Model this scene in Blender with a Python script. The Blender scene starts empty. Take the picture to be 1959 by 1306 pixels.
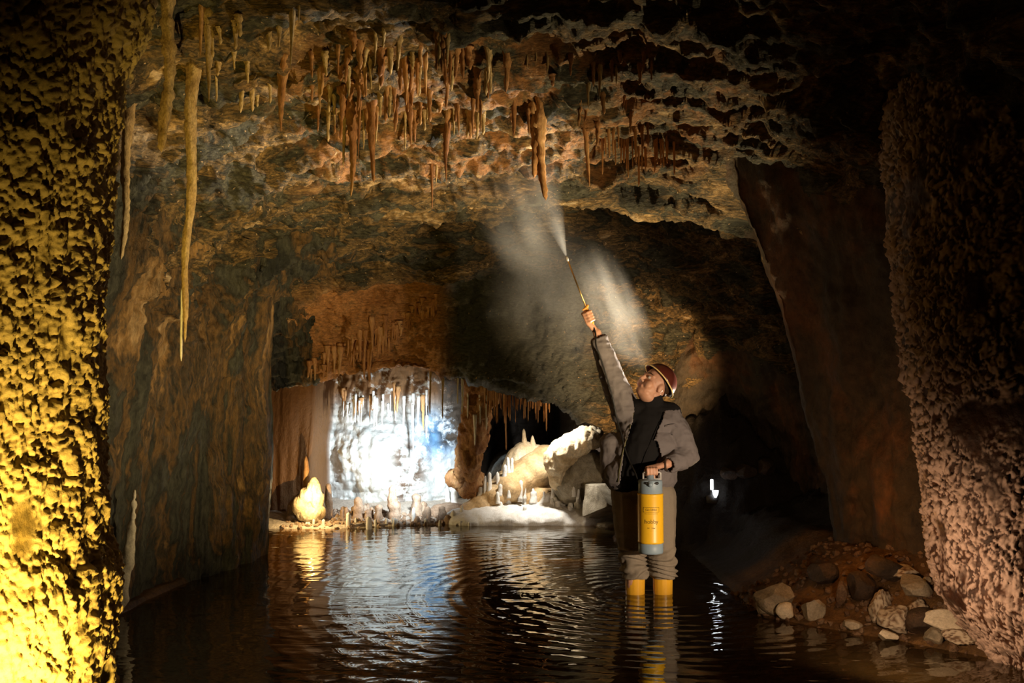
import bpy, bmesh, math, random
import numpy as np
from mathutils import Vector, Matrix
from mathutils.bvhtree import BVHTree

# ------------------------------------------------------------------ camera, light, exposure
SC = bpy.context.scene
COL = SC.collection
F, PITCH, CAMH = 1900.0, math.radians(3.22), 1.28
cam_d = bpy.data.cameras.new('camera'); cam_d.sensor_width = 36.0; cam_d.lens = F / 1959 * 36
cam_d.clip_start = 0.05
cam = bpy.data.objects.new('camera', cam_d); COL.objects.link(cam)
cam.location = (0, 0, CAMH); cam.rotation_euler = (math.radians(90) + PITCH, 0, 0)
SC.camera = cam
SC.view_settings.view_transform = 'Standard'; SC.view_settings.look = 'None'
SC.view_settings.exposure = 0.0; SC.view_settings.gamma = 1.0; SC.view_settings.use_curve_mapping = False
w = bpy.data.worlds.new('cave_dark'); SC.world = w; w.use_nodes = True
w.node_tree.nodes['Background'].inputs[0].default_value = (0.9, 0.65, 0.4, 1)
w.node_tree.nodes['Background'].inputs[1].default_value = 0.0008
SC.cycles.use_denoising = True
SC.cycles.max_bounces = 6; SC.cycles.diffuse_bounces = 2; SC.cycles.glossy_bounces = 3
SC.cycles.transparent_max_bounces = 8; SC.cycles.volume_bounces = 0
SC.cycles.sample_clamp_indirect = 3.0
SC.cycles.volume_step_rate = 0.4; SC.cycles.volume_max_steps = 128

def spot(name, loc, to, power, col, deg, blend=0.4, r=0.04):
    d = bpy.data.lights.new(name, 'SPOT'); d.energy = power; d.color = col
    d.spot_size = math.radians(deg); d.spot_blend = blend; d.shadow_soft_size = r
    o = bpy.data.objects.new(name, d); COL.objects.link(o); o.location = loc
    o.rotation_euler = (Vector(to) - Vector(loc)).to_track_quat('-Z', 'Y').to_euler()
    o['kind'] = 'helper'
    return o
def point(name, loc, power, col, r=0.05):
    d = bpy.data.lights.new(name, 'POINT'); d.energy = power; d.color = col; d.shadow_soft_size = r
    o = bpy.data.objects.new(name, d); COL.objects.link(o); o.location = loc
    o['kind'] = 'helper'
    return o
WARM = (1.0, 0.74, 0.37)
spot('ceiling_spotlight', (2.0, 4.75, 0.35), (-1.6, 6.25, 2.42), 680, WARM, 66, 0.8)
spot('rim_spotlight', (1.70, 7.4, 0.30), (0.25, 6.4, 2.8), 430, WARM, 68, 0.7)
spot('man_spotlight', (2.0, 4.35, 0.62), (0.85, 6.6, 0.95), 205, (1.0, 0.78, 0.54), 50, 0.4)
spot('pillar_spotlight', (-1.28, 2.62, 0.08), (-1.62, 3.2, 0.45), 340, (1.0, 0.66, 0.13), 98, 1.0)
spot('near_wall_spotlight', (1.66, 4.46, 0.36), (2.15, 5.1, 0.25), 24, (1.0, 0.62, 0.35), 160, 0.8)
spot('blue_grotto_spotlight', (-0.80, 9.42, 0.80), (-1.38, 11.0, 0.55), 300, (0.80, 0.93, 1.0), 84, 0.8)
spot('flowstone_spotlight', (0.35, 10.02, 1.25), (0.58, 10.5, 0.2), 105, (1.0, 0.92, 0.80), 110, 0.7)
point('stalagmite_lamp', (-1.93, 9.70, 0.36), 20, (1.0, 0.70, 0.30), 0.0)
spot('back_rim_spotlight', (1.92, 7.35, 0.80), (0.58, 6.52, 1.86), 1000, (1.0, 0.88, 0.70), 32, 0.6)
point('orange_wall_lamp', (1.93, 5.72, 0.62), 2.4, (1.0, 0.36, 0.06), 0.0)
spot('back_rock_spotlight', (1.35, 8.0, 0.85), (1.15, 9.2, 1.55), 170, (1.0, 0.62, 0.28), 72, 0.8)
spot('left_wall_spotlight', (0.3, 4.6, 0.3), (-2.2, 6.8, 1.2), 42, (1.0, 0.76, 0.46), 70, 0.9)

# ------------------------------------------------------------------ pixel -> place
def ray(px, py):
    dx = (px - 979.5) / F; dy = (653 - py) / F
    c, s = math.cos(PITCH), math.sin(PITCH)
    return Vector((dx, c - dy * s, s + dy * c))
def at(px, py, Y):
    d = ray(px, py); t = Y / d.y
    return Vector((d.x * t, Y, CAMH + d.z * t))
def W(px, py, Y):
    p = at(px, py, Y); return (p.x, p.z)

# ------------------------------------------------------------------ noise
def _h(ix, iy, iz, seed):
    n = (ix.astype(np.int64) * 374761393 + iy.astype(np.int64) * 668265263 + iz.astype(np.int64) * 2147483647 + seed * 1274126177) & 0xFFFFFFFF
    n = ((n ^ (n >> 13)) * 1274126177) & 0xFFFFFFFF
    n = ((n ^ (n >> 15)) * 2246822519) & 0xFFFFFFFF
    return ((n ^ (n >> 16)) & 0xFFFFFF) / float(0xFFFFFF)
def vnoise(P, seed=0):
    I = np.floor(P); f = P - I; f = f * f * f * (f * (f * 6 - 15) + 10); r = 0
    for a in (0, 1):
        wx = f[..., 0] if a else 1 - f[..., 0]
        for b in (0, 1):
            wy = f[..., 1] if b else 1 - f[..., 1]
            for c in (0, 1):
                wz = f[..., 2] if c else 1 - f[..., 2]
                r = r + wx * wy * wz * _h(I[..., 0] + a, I[..., 1] + b, I[..., 2] + c, seed)
    return r * 2 - 1
def fbm(P, scale, octs=4, seed=0, gain=0.5, ridge=False):
    s = np.asarray(scale, float); r = 0; amp = 1; tot = 0
    for k in range(octs):
        n = vnoise(P * s * (2.03 ** k) + 17.3 * k, seed + k)
        if ridge: n = 1 - 2 * np.abs(n)
        r = r + n * amp; tot += amp; amp *= gain
    return r / tot
def popcorn(s, t, size, seed, keep=1.0):
    """round calcite nodules on a surface measured in metres: height and a 0..1 nodule mask"""
    u, v = s / size, t / size; iu, iv = np.floor(u), np.floor(v); best = np.zeros_like(u); z = np.zeros_like(iu)
    for a in (-1, 0, 1):
        for b in (-1, 0, 1):
            cx = iu + a; cy = iv + b
            jx = cx + _h(cx, cy, z, seed); jy = cy + _h(cx, cy, z, seed + 1)
            R = 0.35 + 0.45 * _h(cx, cy, z, seed + 2)
            R = np.where(_h(cx, cy, z, seed + 3) < keep, R, 0.0)
            d2 = (u - jx) ** 2 + ((v - jy) * 0.85) ** 2
            best = np.maximum(best, np.sqrt(np.maximum(0, R * R - d2)))
    return best * size
def sstep(x, a, b):
    t = np.clip((x - a) / (b - a), 0, 1); return t * t * (3 - 2 * t)

# ------------------------------------------------------------------ materials
class N:
    def __init__(self, name):
        self.m = bpy.data.materials.new(name); self.m.use_nodes = True
        self.t = self.m.node_tree; self.t.nodes.clear()
    def n(self, kind, props=None, **ins):
        x = self.t.nodes.new(kind)
        for k, v in (props or {}).items(): setattr(x, k, v)
        for k, v in ins.items():
            k = int(k[1:]) if k[0] == '_' else k.replace('__', ' ')
            if hasattr(v, 'is_output'): self.t.links.new(v, x.inputs[k])
            else: x.inputs[k].default_value = v
        return x
    def out(self, s, vol=False):
        o = self.t.nodes.new('ShaderNodeOutputMaterial'); self.t.links.new(s, o.inputs[1 if vol else 0])
        return self.m
def c4(c): return (c[0], c[1], c[2], 1)
def plain(name, col, rough=0.6, spec=0.4, metal=0.0, bump=0.0, bscale=200, emit=None, var=0.0, coat=0.0, sss=0.0):
    g = N(name); tc = g.n('ShaderNodeTexCoord').outputs['Object']
    nz = g.n('ShaderNodeTexNoise', Vector=tc, Scale=bscale, Detail=3.0)
    base = g.n('ShaderNodeMix', {'data_type': 'RGBA'}, _0=nz.outputs[0], _6=c4([x * (1 - var) for x in col]), _7=c4([min(1, x * (1 + var)) for x in col]))
    b = g.n('ShaderNodeBsdfPrincipled', Base__Color=base.outputs[2], Roughness=rough, Metallic=metal)
    b.inputs['Specular IOR Level'].default_value = spec
    if coat: b.inputs['Coat Weight'].default_value = coat
    if sss: b.inputs['Subsurface Weight'].default_value = sss; b.inputs['Subsurface Radius'].default_value = (0.02, 0.008, 0.004)
    if bump:
        bp = g.n('ShaderNodeBump', Strength=bump, Distance=0.003, Height=nz.outputs[0]); g.t.links.new(bp.outputs[0], b.inputs['Normal'])
    if emit:
        b.inputs['Emission Color'].default_value = c4(emit[0]); b.inputs['Emission Strength'].default_value = emit[1]
    return g.out(b.outputs[0])
def ramp(g, fac, stops):
    r = g.n('ShaderNodeValToRGB', Fac=fac); e = r.color_ramp.elements
    while len(e) < len(stops): e.new(0.5)
    for k, (p, c) in enumerate(stops): e[k].position = p; e[k].color = c4(c)
    return r.outputs[0]
def rock(name, stops, scale=2.0, stretch=(1, 1, 1), fine=1.0, flecks=None, bump=0.7, bdist=0.03, rough=0.62, spec=0.35, nod=None, zone=None, obj=False):
    """rock with colour patches (stops), small grains, mineral flecks, nodules and colour zones set by position, deposits among them"""
    g = N(name)
    co = g.n('ShaderNodeTexCoord').outputs['Object'] if obj else g.n('ShaderNodeNewGeometry').outputs['Position']
    mp = g.n('ShaderNodeMapping', Vector=co); mp.inputs['Scale'].default_value = stretch
    big = g.n('ShaderNodeTexNoise', Vector=mp.outputs[0], Scale=scale, Detail=7.0, Roughness=0.62, Distortion=0.6)
    col = ramp(g, big.outputs[0], stops)
    sm = g.n('ShaderNodeTexNoise', Vector=mp.outputs[0], Scale=scale * 11, Detail=6.0, Roughness=0.7)
    k = g.n('ShaderNodeMapRange', Value=sm.outputs[0]); k.inputs[1].default_value = 0.3; k.inputs[2].default_value = 0.7
    k.inputs[3].default_value = 1 - 0.6 * fine; k.inputs[4].default_value = 1 + 0.5 * fine
    col = g.n('ShaderNodeMix', {'data_type': 'RGBA', 'blend_type': 'MULTIPLY'}, _0=1.0, _6=col, _7=k.outputs[0]).outputs[2]
    if zone:
        for (lo, hi, soft, zc, amt) in zone:
            sep = g.n('ShaderNodeSeparateXYZ', Vector=g.n('ShaderNodeNewGeometry').outputs['Position'])
            m = None
            for ax in range(3):
                for lim, sg in ((lo[ax], 1), (hi[ax], -1)):
                    if lim is None: continue
                    r = g.n('ShaderNodeMapRange', {'interpolation_type': 'SMOOTHSTEP'}, Value=sep.outputs[ax])
                    r.inputs[1].default_value = lim - soft * sg; r.inputs[2].default_value = lim + soft * sg
                    m = r.outputs[0] if m is None else g.n('ShaderNodeMath', {'operation': 'MULTIPLY'}, _0=m, _1=r.outputs[0]).outputs[0]
            q = g.n('ShaderNodeMapRange', Value=g.n('ShaderNodeTexNoise', Vector=co, Scale=6.0, Detail=6.0, Roughness=0.65).outputs[0])
            q.inputs[1].default_value = 0.62 - amt * 0.3; q.inputs[2].default_value = 0.72 - amt * 0.3
            m = g.n('ShaderNodeMath', {'operation': 'MULTIPLY'}, _0=m, _1=q.outputs[0]).outputs[0]
            zc2 = g.n('ShaderNodeMix', {'data_type': 'RGBA', 'blend_type': 'MULTIPLY'}, _0=0.8, _6=c4(zc), _7=k.outputs[0]).outputs[2]
            col = g.n('ShaderNodeMix', {'data_type': 'RGBA'}, _0=m, _6=col, _7=zc2).outputs[2]
    if flecks:
        fc, th = flecks
        fn = g.n('ShaderNodeTexNoise', Vector=co, Scale=38.0, Detail=3.0)
        q = g.n('ShaderNodeMapRange', Value=fn.outputs[0]); q.inputs[1].default_value = th; q.inputs[2].default_value = th + 0.06
        col = g.n('ShaderNodeMix', {'data_type': 'RGBA'}, _0=q.outputs[0], _6=col, _7=c4(fc)).outputs[2]
    if nod:
        at_ = g.n('ShaderNodeAttribute', {'attribute_name': 'nodule'})
        nn = g.n('ShaderNodeMix', {'data_type': 'RGBA'}, _0=sm.outputs[0], _6=c4([x * 0.65 for x in nod]), _7=c4(nod)).outputs[2]
        col = g.n('ShaderNodeMix', {'data_type': 'RGBA'}, _0=at_.outputs['Fac'], _6=col, _7=nn).outputs[2]
    b = g.n('ShaderNodeBsdfPrincipled', Base__Color=col, Roughness=rough)
    b.inputs['Specular IOR Level'].default_value = spec
    bn = g.n('ShaderNodeTexNoise', Vector=mp.outputs[0], Scale=scale * 9, Detail=8.0, Roughness=0.68)
    bp = g.n('ShaderNodeBump', Strength=bump, Distance=bdist, Height=bn.outputs[0])
    g.t.links.new(bp.outputs[0], b.inputs['Normal'])
    return g.out(b.outputs[0])

SLATE, OCHRE, RUST, PALE = (.075, .072, .052), (.30, .17, .055), (.21, .075, .022), (.52, .39, .24)
M = {}
M['ceiling'] = rock('ceiling_rock', [(0.34, (.02, .022, .014)), (0.42, (.085, .08, .05)), (0.47, (.025, .025, .016)), (0.53, (.22, .14, .055)), (0.56, (.05, .04, .022)), (0.62, (.32, .20, .075)), (0.69, (.60, .46, .28))], 2.6, (0.8, 1.5, 2.2), 1.35, ((.6, .42, .24), 0.68), 0.9, 0.035,
                    zone=[((-1.3, 4.9, 2.0), (1.3, 6.6, None), 0.3, (.32, .15, .05), 0.45), ((-2.0, 8.75, None), (-0.62, 9.6, None), 0.15, (.52, .25, .09), 1.0), ((-0.55, 8.7, None), (0.75, 9.65, None), 0.2, (.10, .11, .10), 1.3)])
M['wall'] = rock('side_wall_rock', [(0.36, (.018, .02, .016)), (0.44, (.07, .07, .05)), (0.49, (.03, .03, .022)), (0.54, (.16, .09, .03)), (0.58, (.05, .04, .025)), (0.63, (.28, .16, .055)), (0.70, (.44, .31, .16))], 1.7, (1.5, 1.5, 0.5), 1.0, None, 1.0, 0.035)
M['dark_wall'] = rock('dark_wall_rock', [(0.30, (.02, .018, .014)), (0.5, (.05, .035, .02)), (0.65, (.13, .055, .018)), (0.78, (.2, .09, .03))], 1.6, (1, 1, .7), 0.8, None, 0.8, 0.03)
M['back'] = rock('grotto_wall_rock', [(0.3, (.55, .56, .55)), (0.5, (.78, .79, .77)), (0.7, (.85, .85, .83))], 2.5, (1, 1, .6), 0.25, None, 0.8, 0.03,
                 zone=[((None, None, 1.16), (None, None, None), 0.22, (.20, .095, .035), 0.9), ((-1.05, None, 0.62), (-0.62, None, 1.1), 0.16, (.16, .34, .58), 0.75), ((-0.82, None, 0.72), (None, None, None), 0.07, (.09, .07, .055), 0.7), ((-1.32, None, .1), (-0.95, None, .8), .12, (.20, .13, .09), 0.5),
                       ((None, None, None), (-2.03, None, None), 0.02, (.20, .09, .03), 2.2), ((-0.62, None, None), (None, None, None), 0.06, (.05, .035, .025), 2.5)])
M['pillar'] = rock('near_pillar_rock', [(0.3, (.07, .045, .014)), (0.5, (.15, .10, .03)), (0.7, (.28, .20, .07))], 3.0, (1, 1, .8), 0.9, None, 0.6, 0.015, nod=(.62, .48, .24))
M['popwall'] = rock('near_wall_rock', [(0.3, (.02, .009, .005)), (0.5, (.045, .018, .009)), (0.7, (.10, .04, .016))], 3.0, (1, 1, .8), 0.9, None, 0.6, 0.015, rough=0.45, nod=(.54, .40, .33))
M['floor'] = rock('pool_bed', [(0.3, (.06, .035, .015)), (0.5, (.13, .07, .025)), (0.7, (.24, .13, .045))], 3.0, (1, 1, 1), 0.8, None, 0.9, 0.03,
                  zone=[((0.9, 7.0, None), (None, 9.8, None), 0.15, (.016, .012, .009), 2.2), ((None, 9.6, None), (-0.5, None, None), 0.1, (.62, .52, .43), 1.3), ((-0.55, 9.9, None), (1.0, None, None), 0.08, (.72, .70, .64), 2.2)])  # first zone: blackness of the unlit heap put into the bed colour
M['rust_stal'] = rock('rusty_dripstone', [(0.3, (.16, .06, .02)), (0.5, (.30, .14, .05)), (0.72, (.50, .30, .13))], 9.0, (1, 1, .35), 0.8, None, 0.7, 0.01)
M['tan_stal'] = rock('tan_dripstone', [(0.3, (.30, .19, .08)), (0.5, (.48, .34, .16)), (0.72, (.62, .48, .26))], 9.0, (1, 1, .5), 0.8, None, 0.9, 0.012)
M['orange_stal'] = rock('orange_dripstone', [(0.3, (.32, .13, .04)), (0.5, (.52, .26, .10)), (0.72, (.66, .42, .2))], 9.0, (1, 1, .3), 0.6, None, 0.6, 0.01)
M['white_stal'] = rock('white_dripstone', [(0.3, (.62, .58, .52)), (0.5, (.78, .76, .72)), (0.72, (.85, .84, .82))], 9.0, (1, 1, .6), 0.3, None, 0.6, 0.01)
M['brown_stal'] = rock('brown_dripstone', [(0.3, (.20, .12, .07)), (0.5, (.36, .24, .16)), (0.72, (.50, .38, .28))], 9.0, (1, 1, .6), 0.7, None, 0.7, 0.012)
M['cream'] = rock('cream_flowstone', [(0.3, (.52, .36, .18)), (0.5, (.70, .56, .36)), (0.72, (.82, .74, .58))], 5.0, (1, 1, .8), 0.5, None, 0.7, 0.02)
M['tanslab'] = rock('tan_flowstone', [(0.3, (.40, .25, .11)), (0.5, (.56, .38, .19)), (0.72, (.70, .56, .36))], 4.0, (1, 1, 1), 0.5, None, 0.5, 0.02)
M['stone'] = rock('grey_stone', [(0.3, (.16, .14, .10)), (0.5, (.30, .26, .19)), (0.72, (.46, .41, .32))], 8.0, (1, 1, 1), 0.6, None, 0.7, 0.01)
M['pale_stone'] = rock('pale_stone', [(0.3, (.50, .45, .34)), (0.5, (.66, .60, .47)), (0.72, (.74, .70, .58))], 8.0, (1, 1, 1), 0.4, None, 0.6, 0.008)
M['dark_stone'] = rock('dark_stone', [(0.3, (.02, .016, .012)), (0.5, (.05, .035, .025)), (0.72, (.10, .06, .035))], 7.0, (1, 1, 1), 0.7, None, 0.8, 0.015, rough=0.4)
M['crust_stone'] = rock('crusted_stone', [(0.3, (.08, .04, .02)), (0.5, (.16, .10, .06)), (0.72, (.26, .18, .11))], 8.0, (1, 1, 1), 0.8, None, 0.8, 0.01, nod=(.60, .52, .40))

# ------------------------------------------------------------------ object helpers
def tag(o, label=None, cat=None, group=None, kind=None):
    if label: o['label'] = label
    if cat: o['category'] = cat
    if group: o['group'] = group
    if kind: o['kind'] = kind
    return o
def link(name, me, mat=None, parent=None, smooth=True):
    o = bpy.data.objects.new(name, me); COL.objects.link(o)
    if mat is not None: me.materials.append(mat)
    if smooth and len(me.polygons): me.polygons.foreach_set('use_smooth', np.ones(len(me.polygons), bool))
    if parent: o.parent = parent
    return o
def empty(name, loc, label, cat, group=None):
    o = bpy.data.objects.new(name, None); COL.objects.link(o); o.location = loc; o.empty_display_size = 0.1
    bpy.context.view_layer.update()
    return tag(o, label, cat, group)
def put(child, parent):
    """parent without moving (world coordinates kept)"""
    child.parent = parent; child.matrix_parent_inverse = Matrix.Translation(-Vector(parent.location)); return child
def mesh_from(name, V, Fc):
    me = bpy.data.meshes.new(name); me.from_pydata([tuple(v) for v in V], [], [tuple(f) for f in Fc]); me.update(); return me
def grid_mesh(name, P, attr=None, flip=False, wrap=False):
    nu, nv = P.shape[:2]; me = bpy.data.meshes.new(name)
    idx = np.arange(nu * nv).reshape(nu, nv)
    a, b = idx[:-1, :], idx[1:, :]
    if wrap: a0, a1, b0, b1 = a, np.roll(a, -1, 1), b, np.roll(b, -1, 1)
    else: a0, a1, b0, b1 = a[:, :-1], a[:, 1:], b[:, :-1], b[:, 1:]
    q = np.stack([a0, a1, b1, b0] if not flip else [a0, b0, b1, a1], -1).reshape(-1, 4)
    me.vertices.add(nu * nv); me.vertices.foreach_set('co', P.reshape(-1).astype(np.float32))
    me.loops.add(q.size); me.loops.foreach_set('vertex_index', q.reshape(-1).astype(np.int32))
    me.polygons.add(len(q)); me.polygons.foreach_set('loop_start', np.arange(0, q.size, 4, dtype=np.int32))
    me.polygons.foreach_set('loop_total', np.full(len(q), 4, np.int32))
    if attr is not None:
        at_ = me.attributes.new('nodule', 'FLOAT', 'POINT'); at_.data.foreach_set('value', attr.reshape(-1).astype(np.float32))
    me.update(calc_edges=True); me.validate(); return me
def grid_normals(P):
    du = np.gradient(P, axis=0); dv = np.gradient(P, axis=1)
    n = np.cross(du, dv); return n / (np.linalg.norm(n, axis=-1, keepdims=True) + 1e-9)

# ------------------------------------------------------------------ cave shell: side walls and ceiling, lofted along the passage
SECT = [
 (-1.5, [(-2.6, -.5), (-2.6, 2.4)], [(-2.6, 2.4), (-1.5, 3.35), (1.5, 3.35), (2.8, 2.6)], [(2.8, 2.6), (2.8, -.5)]),
 (3.0, [(-2.55, -.5), (-2.5, 2.4)], [(-2.5, 2.4), (-1.5, 3.2), (1.5, 3.25), (2.8, 2.6)], [(2.8, 2.6), (2.8, -.5)]),
 (4.4, [(-2.4, -.5), (-2.35, 2.3)], [(-2.35, 2.3), (-1.9, 2.9), (-1, 3.1), (1, 3.12), (1.9, 3.0), (2.5, 2.5)], [(2.5, 2.5), (2.6, -.5)]),
 (5.6, [(-2.35, -.5), (-2.33, 1), (-2.3, 1.9)], [(-2.3, 1.9), (-1.95, 2.55), (-1.2, 2.9), (.5, 2.97), (1.3, 2.95), (2.15, 2.6)], [(2.15, 2.6), (2.35, 1), (2.45, -.5)]),
 (6.45, [(-2.32, -.5), (-2.31, 1), (-2.27, 1.8)], [(-2.27, 1.8), (-2.0, 2.3), (-1.2, 2.7), (.3, 2.83), (1, 2.87), (1.42, 2.86)],
   [W(1392, 290, 6.45), W(1402, 370, 6.45), W(1432, 450, 6.45), W(1475, 560, 6.45), W(1552, 830, 6.45), W(1585, 1000, 6.45), (2.15, -.5)]),
 (7.05, [(-2.24, -.5), (-2.22, 1), (-2.12, 1.75)], [(-2.12, 1.75), W(420, 440, 7.05), W(600, 388, 7.05), W(900, 374, 7.05), W(1100, 368, 7.05), W(1250, 398, 7.05), W(1350, 432, 7.05), W(1440, 470, 7.05)],
   [W(1440, 470, 7.05), W(1510, 620, 7.05), W(1570, 830, 7.05), W(1610, 1060, 7.05), (2.35, -.5)]),
 (7.45, [(-2.1, -.5), (-2.08, 1), (-1.98, 1.9)], [(-1.98, 1.9), W(550, 475, 7.6), W(700, 415, 7.5), W(900, 370, 7.5), W(1100, 345, 7.5), W(1250, 360, 7.5), W(1400, 410, 7.5), (2.2, 2.3)], [(2.2, 2.3), (2.5, 1.2), (2.6, -.5)]),
 (8.22, [(-1.97, -.5), (-1.955, 1), W(530, 568, 8.22)], [W(530, 568, 8.22), W(560, 508, 8.22), W(640, 474, 8.22), W(800, 458, 8.22), W(950, 452, 8.22), W(1100, 452, 8.22), W(1250, 474, 8.22), W(1350, 512, 8.22), (2.3, 1.9)], [(2.3, 1.9), (2.5, 1), (2.6, -.5)]),
 (8.42, [(-2.35, -.5), (-2.35, 1), (-2.2, 1.95)], [(-2.2, 1.95), (-1.95, 2.25), W(640, 500, 8.42), W(800, 484, 8.42), W(950, 478, 8.42), W(1100, 478, 8.42), W(1250, 504, 8.42), W(1340, 560, 8.42), (2.05, 1.8)], [(2.05, 1.8), (2.4, 1), (2.6, -.5)]),
 (9.0, [(-2.5, -.5), (-2.5, 1.7)], [(-2.5, 1.7), W(620, 578, 9), W(800, 575, 9), W(900, 562, 9), W(1050, 560, 9), W(1200, 560, 9), W(1290, 600, 9), W(1330, 680, 9)], [W(1330, 680, 9), W(1390, 830, 9), W(1400, 1000, 9), (2.0, -.5)]),
 (9.45, [(-2.5, -.5), (-2.5, 1.3)], [(-2.5, 1.3), W(545, 745, 9.45), W(610, 725, 9.45), W(720, 715, 9.45), W(860, 715, 9.45), W(930, 725, 9.45), W(1000, 748, 9.45), W(1080, 782, 9.45), W(1150, 822, 9.45)], [W(1150, 822, 9.45), W(1180, 930, 9.45), (1.1, -.5)]),
 (9.75, [(-2.7, -.5), (-2.7, 1.5)], [(-2.7, 1.5), (-2.2, 1.75), (-1.2, 1.85), (0, 1.85), (1, 1.6), (1.7, 1.2)], [(1.7, 1.2), (1.8, .3), (1.8, -.5)]),
 (12.9, [(-2.9, -.5), (-2.8, 1.5)], [(-2.8, 1.5), (-2.2, 1.9), (-1.2, 2.1), (0, 2.1), (1, 1.8), (1.7, 1.2)], [(1.7, 1.2), (1.8, .3), (1.8, -.5)]),
]
NL, NC, NR = 150, 330, 150
def resample(poly, n):
    p = np.array(poly, float); d = np.r_[0, np.cumsum(np.linalg.norm(np.diff(p, axis=0), axis=1))]
    u = np.linspace(0, d[-1], n); return np.stack([np.interp(u, d, p[:, 0]), np.interp(u, d, p[:, 1])], -1)
prof = []
for (Y, L, C, R) in SECT:
    q = np.concatenate([resample(L, NL)[:-1], resample(C, NC)[:-1], resample(R, NR)])
    k = np.array([1, 2, 3, 2, 1.0]); k /= k.sum()
    qq = np.pad(q, ((8, 8), (0, 0)), 'edge')
    for _ in range(3):
        qq = np.stack([np.convolve(qq[:, a], k, 'same') for a in (0, 1)], -1); 
    prof.append(qq[8:-8])
YS = np.array([s[0] for s in SECT]); prof = np.array(prof)
rowsY = np.concatenate([np.arange(-1.5, 4.2, 0.12), np.arange(4.2, 8.2, 0.017), np.arange(8.2, 9.8, 0.011), np.arange(9.8, 12.9, 0.06)])
P = np.zeros((len(rowsY), prof.shape[1], 3))
for c in range(prof.shape[1]):
    P[:, c, 0] = np.interp(rowsY, YS, prof[:, c, 0]); P[:, c, 2] = np.interp(rowsY, YS, prof[:, c, 1])
P[:, :, 1] = rowsY[:, None]
nrm = grid_normals(P)
inw = np.where((nrm * (np.array([0, 6, 1.2]) * [1, 0, 1] - P * [1, 0, 1])).sum(-1).mean() > 0, 1.0, -1.0)
nrm = nrm * inw
cc = np.arange(P.shape[1]); wc = sstep(cc, NL - 25, NL + 25) * (1 - sstep(cc, NL + NC - 25, NL + NC + 15))   # 1 on the ceiling
big = fbm(P, (0.9, 1.2, 1.2), 3, 3)
ledge = fbm(P, (1.3, 4.2, 4.5), 5, 11, 0.55, ridge=True)
lump = fbm(P, (7, 7, 7), 4, 23, 0.55)
vert = fbm(P, (3.2, 3.2, 0.55), 4, 31)
rug = fbm(P, (2.2, 2.6, 3.0), 4, 41, 0.55, ridge=True)
shelf = fbm(P, (0.9, 3.6, 1.0), 3, 77) * 3.2
shelf = (np.floor(shelf) + sstep(shelf - np.floor(shelf), .72, 1.0)) / 3.2
fine = fbm(P, (14, 17, 17), 3, 87, 0.6, ridge=True)
disp = wc[None] * (0.09 * big + 0.085 * ledge + 0.20 * shelf + 0.07 * rug + 0.05 * lump + 0.032 * fine) + (1 - wc[None]) * (0.08 * big + 0.11 * vert + 0.04 * lump + 0.012 * fine)
edgeY = np.exp(-((rowsY - 6.75) / 0.35) ** 2)[:, None] * sstep(cc, NL + NC - 30, NL + NC)[None] + np.exp(-((rowsY - 8.2) / 0.2) ** 2)[:, None] * (1 - sstep(cc, NL - 10, NL + 30))[None]
disp = disp * (1 - 0.6 * edgeY)
P = P + nrm * (disp - 0.03)[..., None]
ceil_ix = slice(NL - 1, NL + NC - 1)
allv = P.reshape(-1, 3); nu, nv = P.shape[:2]; ii = np.arange(nu * nv).reshape(nu, nv)
qq = np.stack([ii[:-1, :-1], ii[:-1, 1:], ii[1:, 1:], ii[1:, :-1]], -1).reshape(-1, 4)
SHELL = BVHTree.FromPolygons(allv.tolist(), qq.tolist())

jag = fbm(P * np.array([1, 1, 1]), (2.0, 2.6, 2.0), 4, 91)[:-1, :-1] * 55; colx = cc[None, :-1] + jag
part_of = np.where(colx < NL + 38, 0, np.where(colx > NL + NC + 4, 2, 1)).reshape(-1)
def piece(name, which, mat, lab):
    q = qq[part_of == which]; used, inv = np.unique(q, return_inverse=True); q = inv.reshape(-1, 4)
    me = bpy.data.meshes.new(name); me.vertices.add(len(used)); me.vertices.foreach_set('co', allv[used].reshape(-1).astype(np.float32))
    me.loops.add(q.size); me.loops.foreach_set('vertex_index', q.reshape(-1).astype(np.int32)); me.polygons.add(len(q))
    me.polygons.foreach_set('loop_start', np.arange(0, q.size, 4, dtype=np.int32)); me.polygons.foreach_set('loop_total', np.full(len(q), 4, np.int32)); me.update(calc_edges=True)
    return tag(link(name, me, mat), lab, 'cave ceiling' if 'ceil' in name else 'cave wall', kind='structure')
piece('wall_left', 0, M['wall'], 'streaked brown and grey rock wall along the left edge of the pool')
piece('ceiling', 1, M['ceiling'], 'rough layered ochre and slate rock ceiling hung with stalactites')
piece('wall_right', 2, M['dark_wall'], 'dark overhanging rock wall behind the rubble bank')

# end of the passage: lit grotto wall
bx = np.arange(-2.9, 2.0, 0.016); bz = np.arange(-0.45, 2.35, 0.016)
Z, X = np.meshgrid(bz, bx, indexing='ij')
B = np.stack([X, np.full_like(X, 11.25), Z], -1)
d = 11.25 - 0.45 * np.exp(-((X + 1.38) / .62) ** 2 - ((Z - .45) / .55) ** 2) - 0.25 * np.exp(-((X + 1.75) / .3) ** 2 - ((Z - .7) / .35) ** 2)
d = d - 0.30 * sstep(Z, 1.15, 1.5) * sstep(X, -2.0, -1.8)
d = d - 0.75 * (1 - sstep(X, -2.10, -2.03))
d = d + 1.5 * sstep(X, -.36, -.2) * (1 - sstep(X, .5, .7)) - 0.5 * sstep(X, .7, 1.0)
rows = 0.17 * fbm(B, (2.2, 2, 2.6), 5, 51, 0.55, ridge=True) + 0.05 * fbm(B, (8, 8, 6), 5, 57, .6, True)
left = (1 - sstep(X, -2.10, -2.03))
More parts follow.
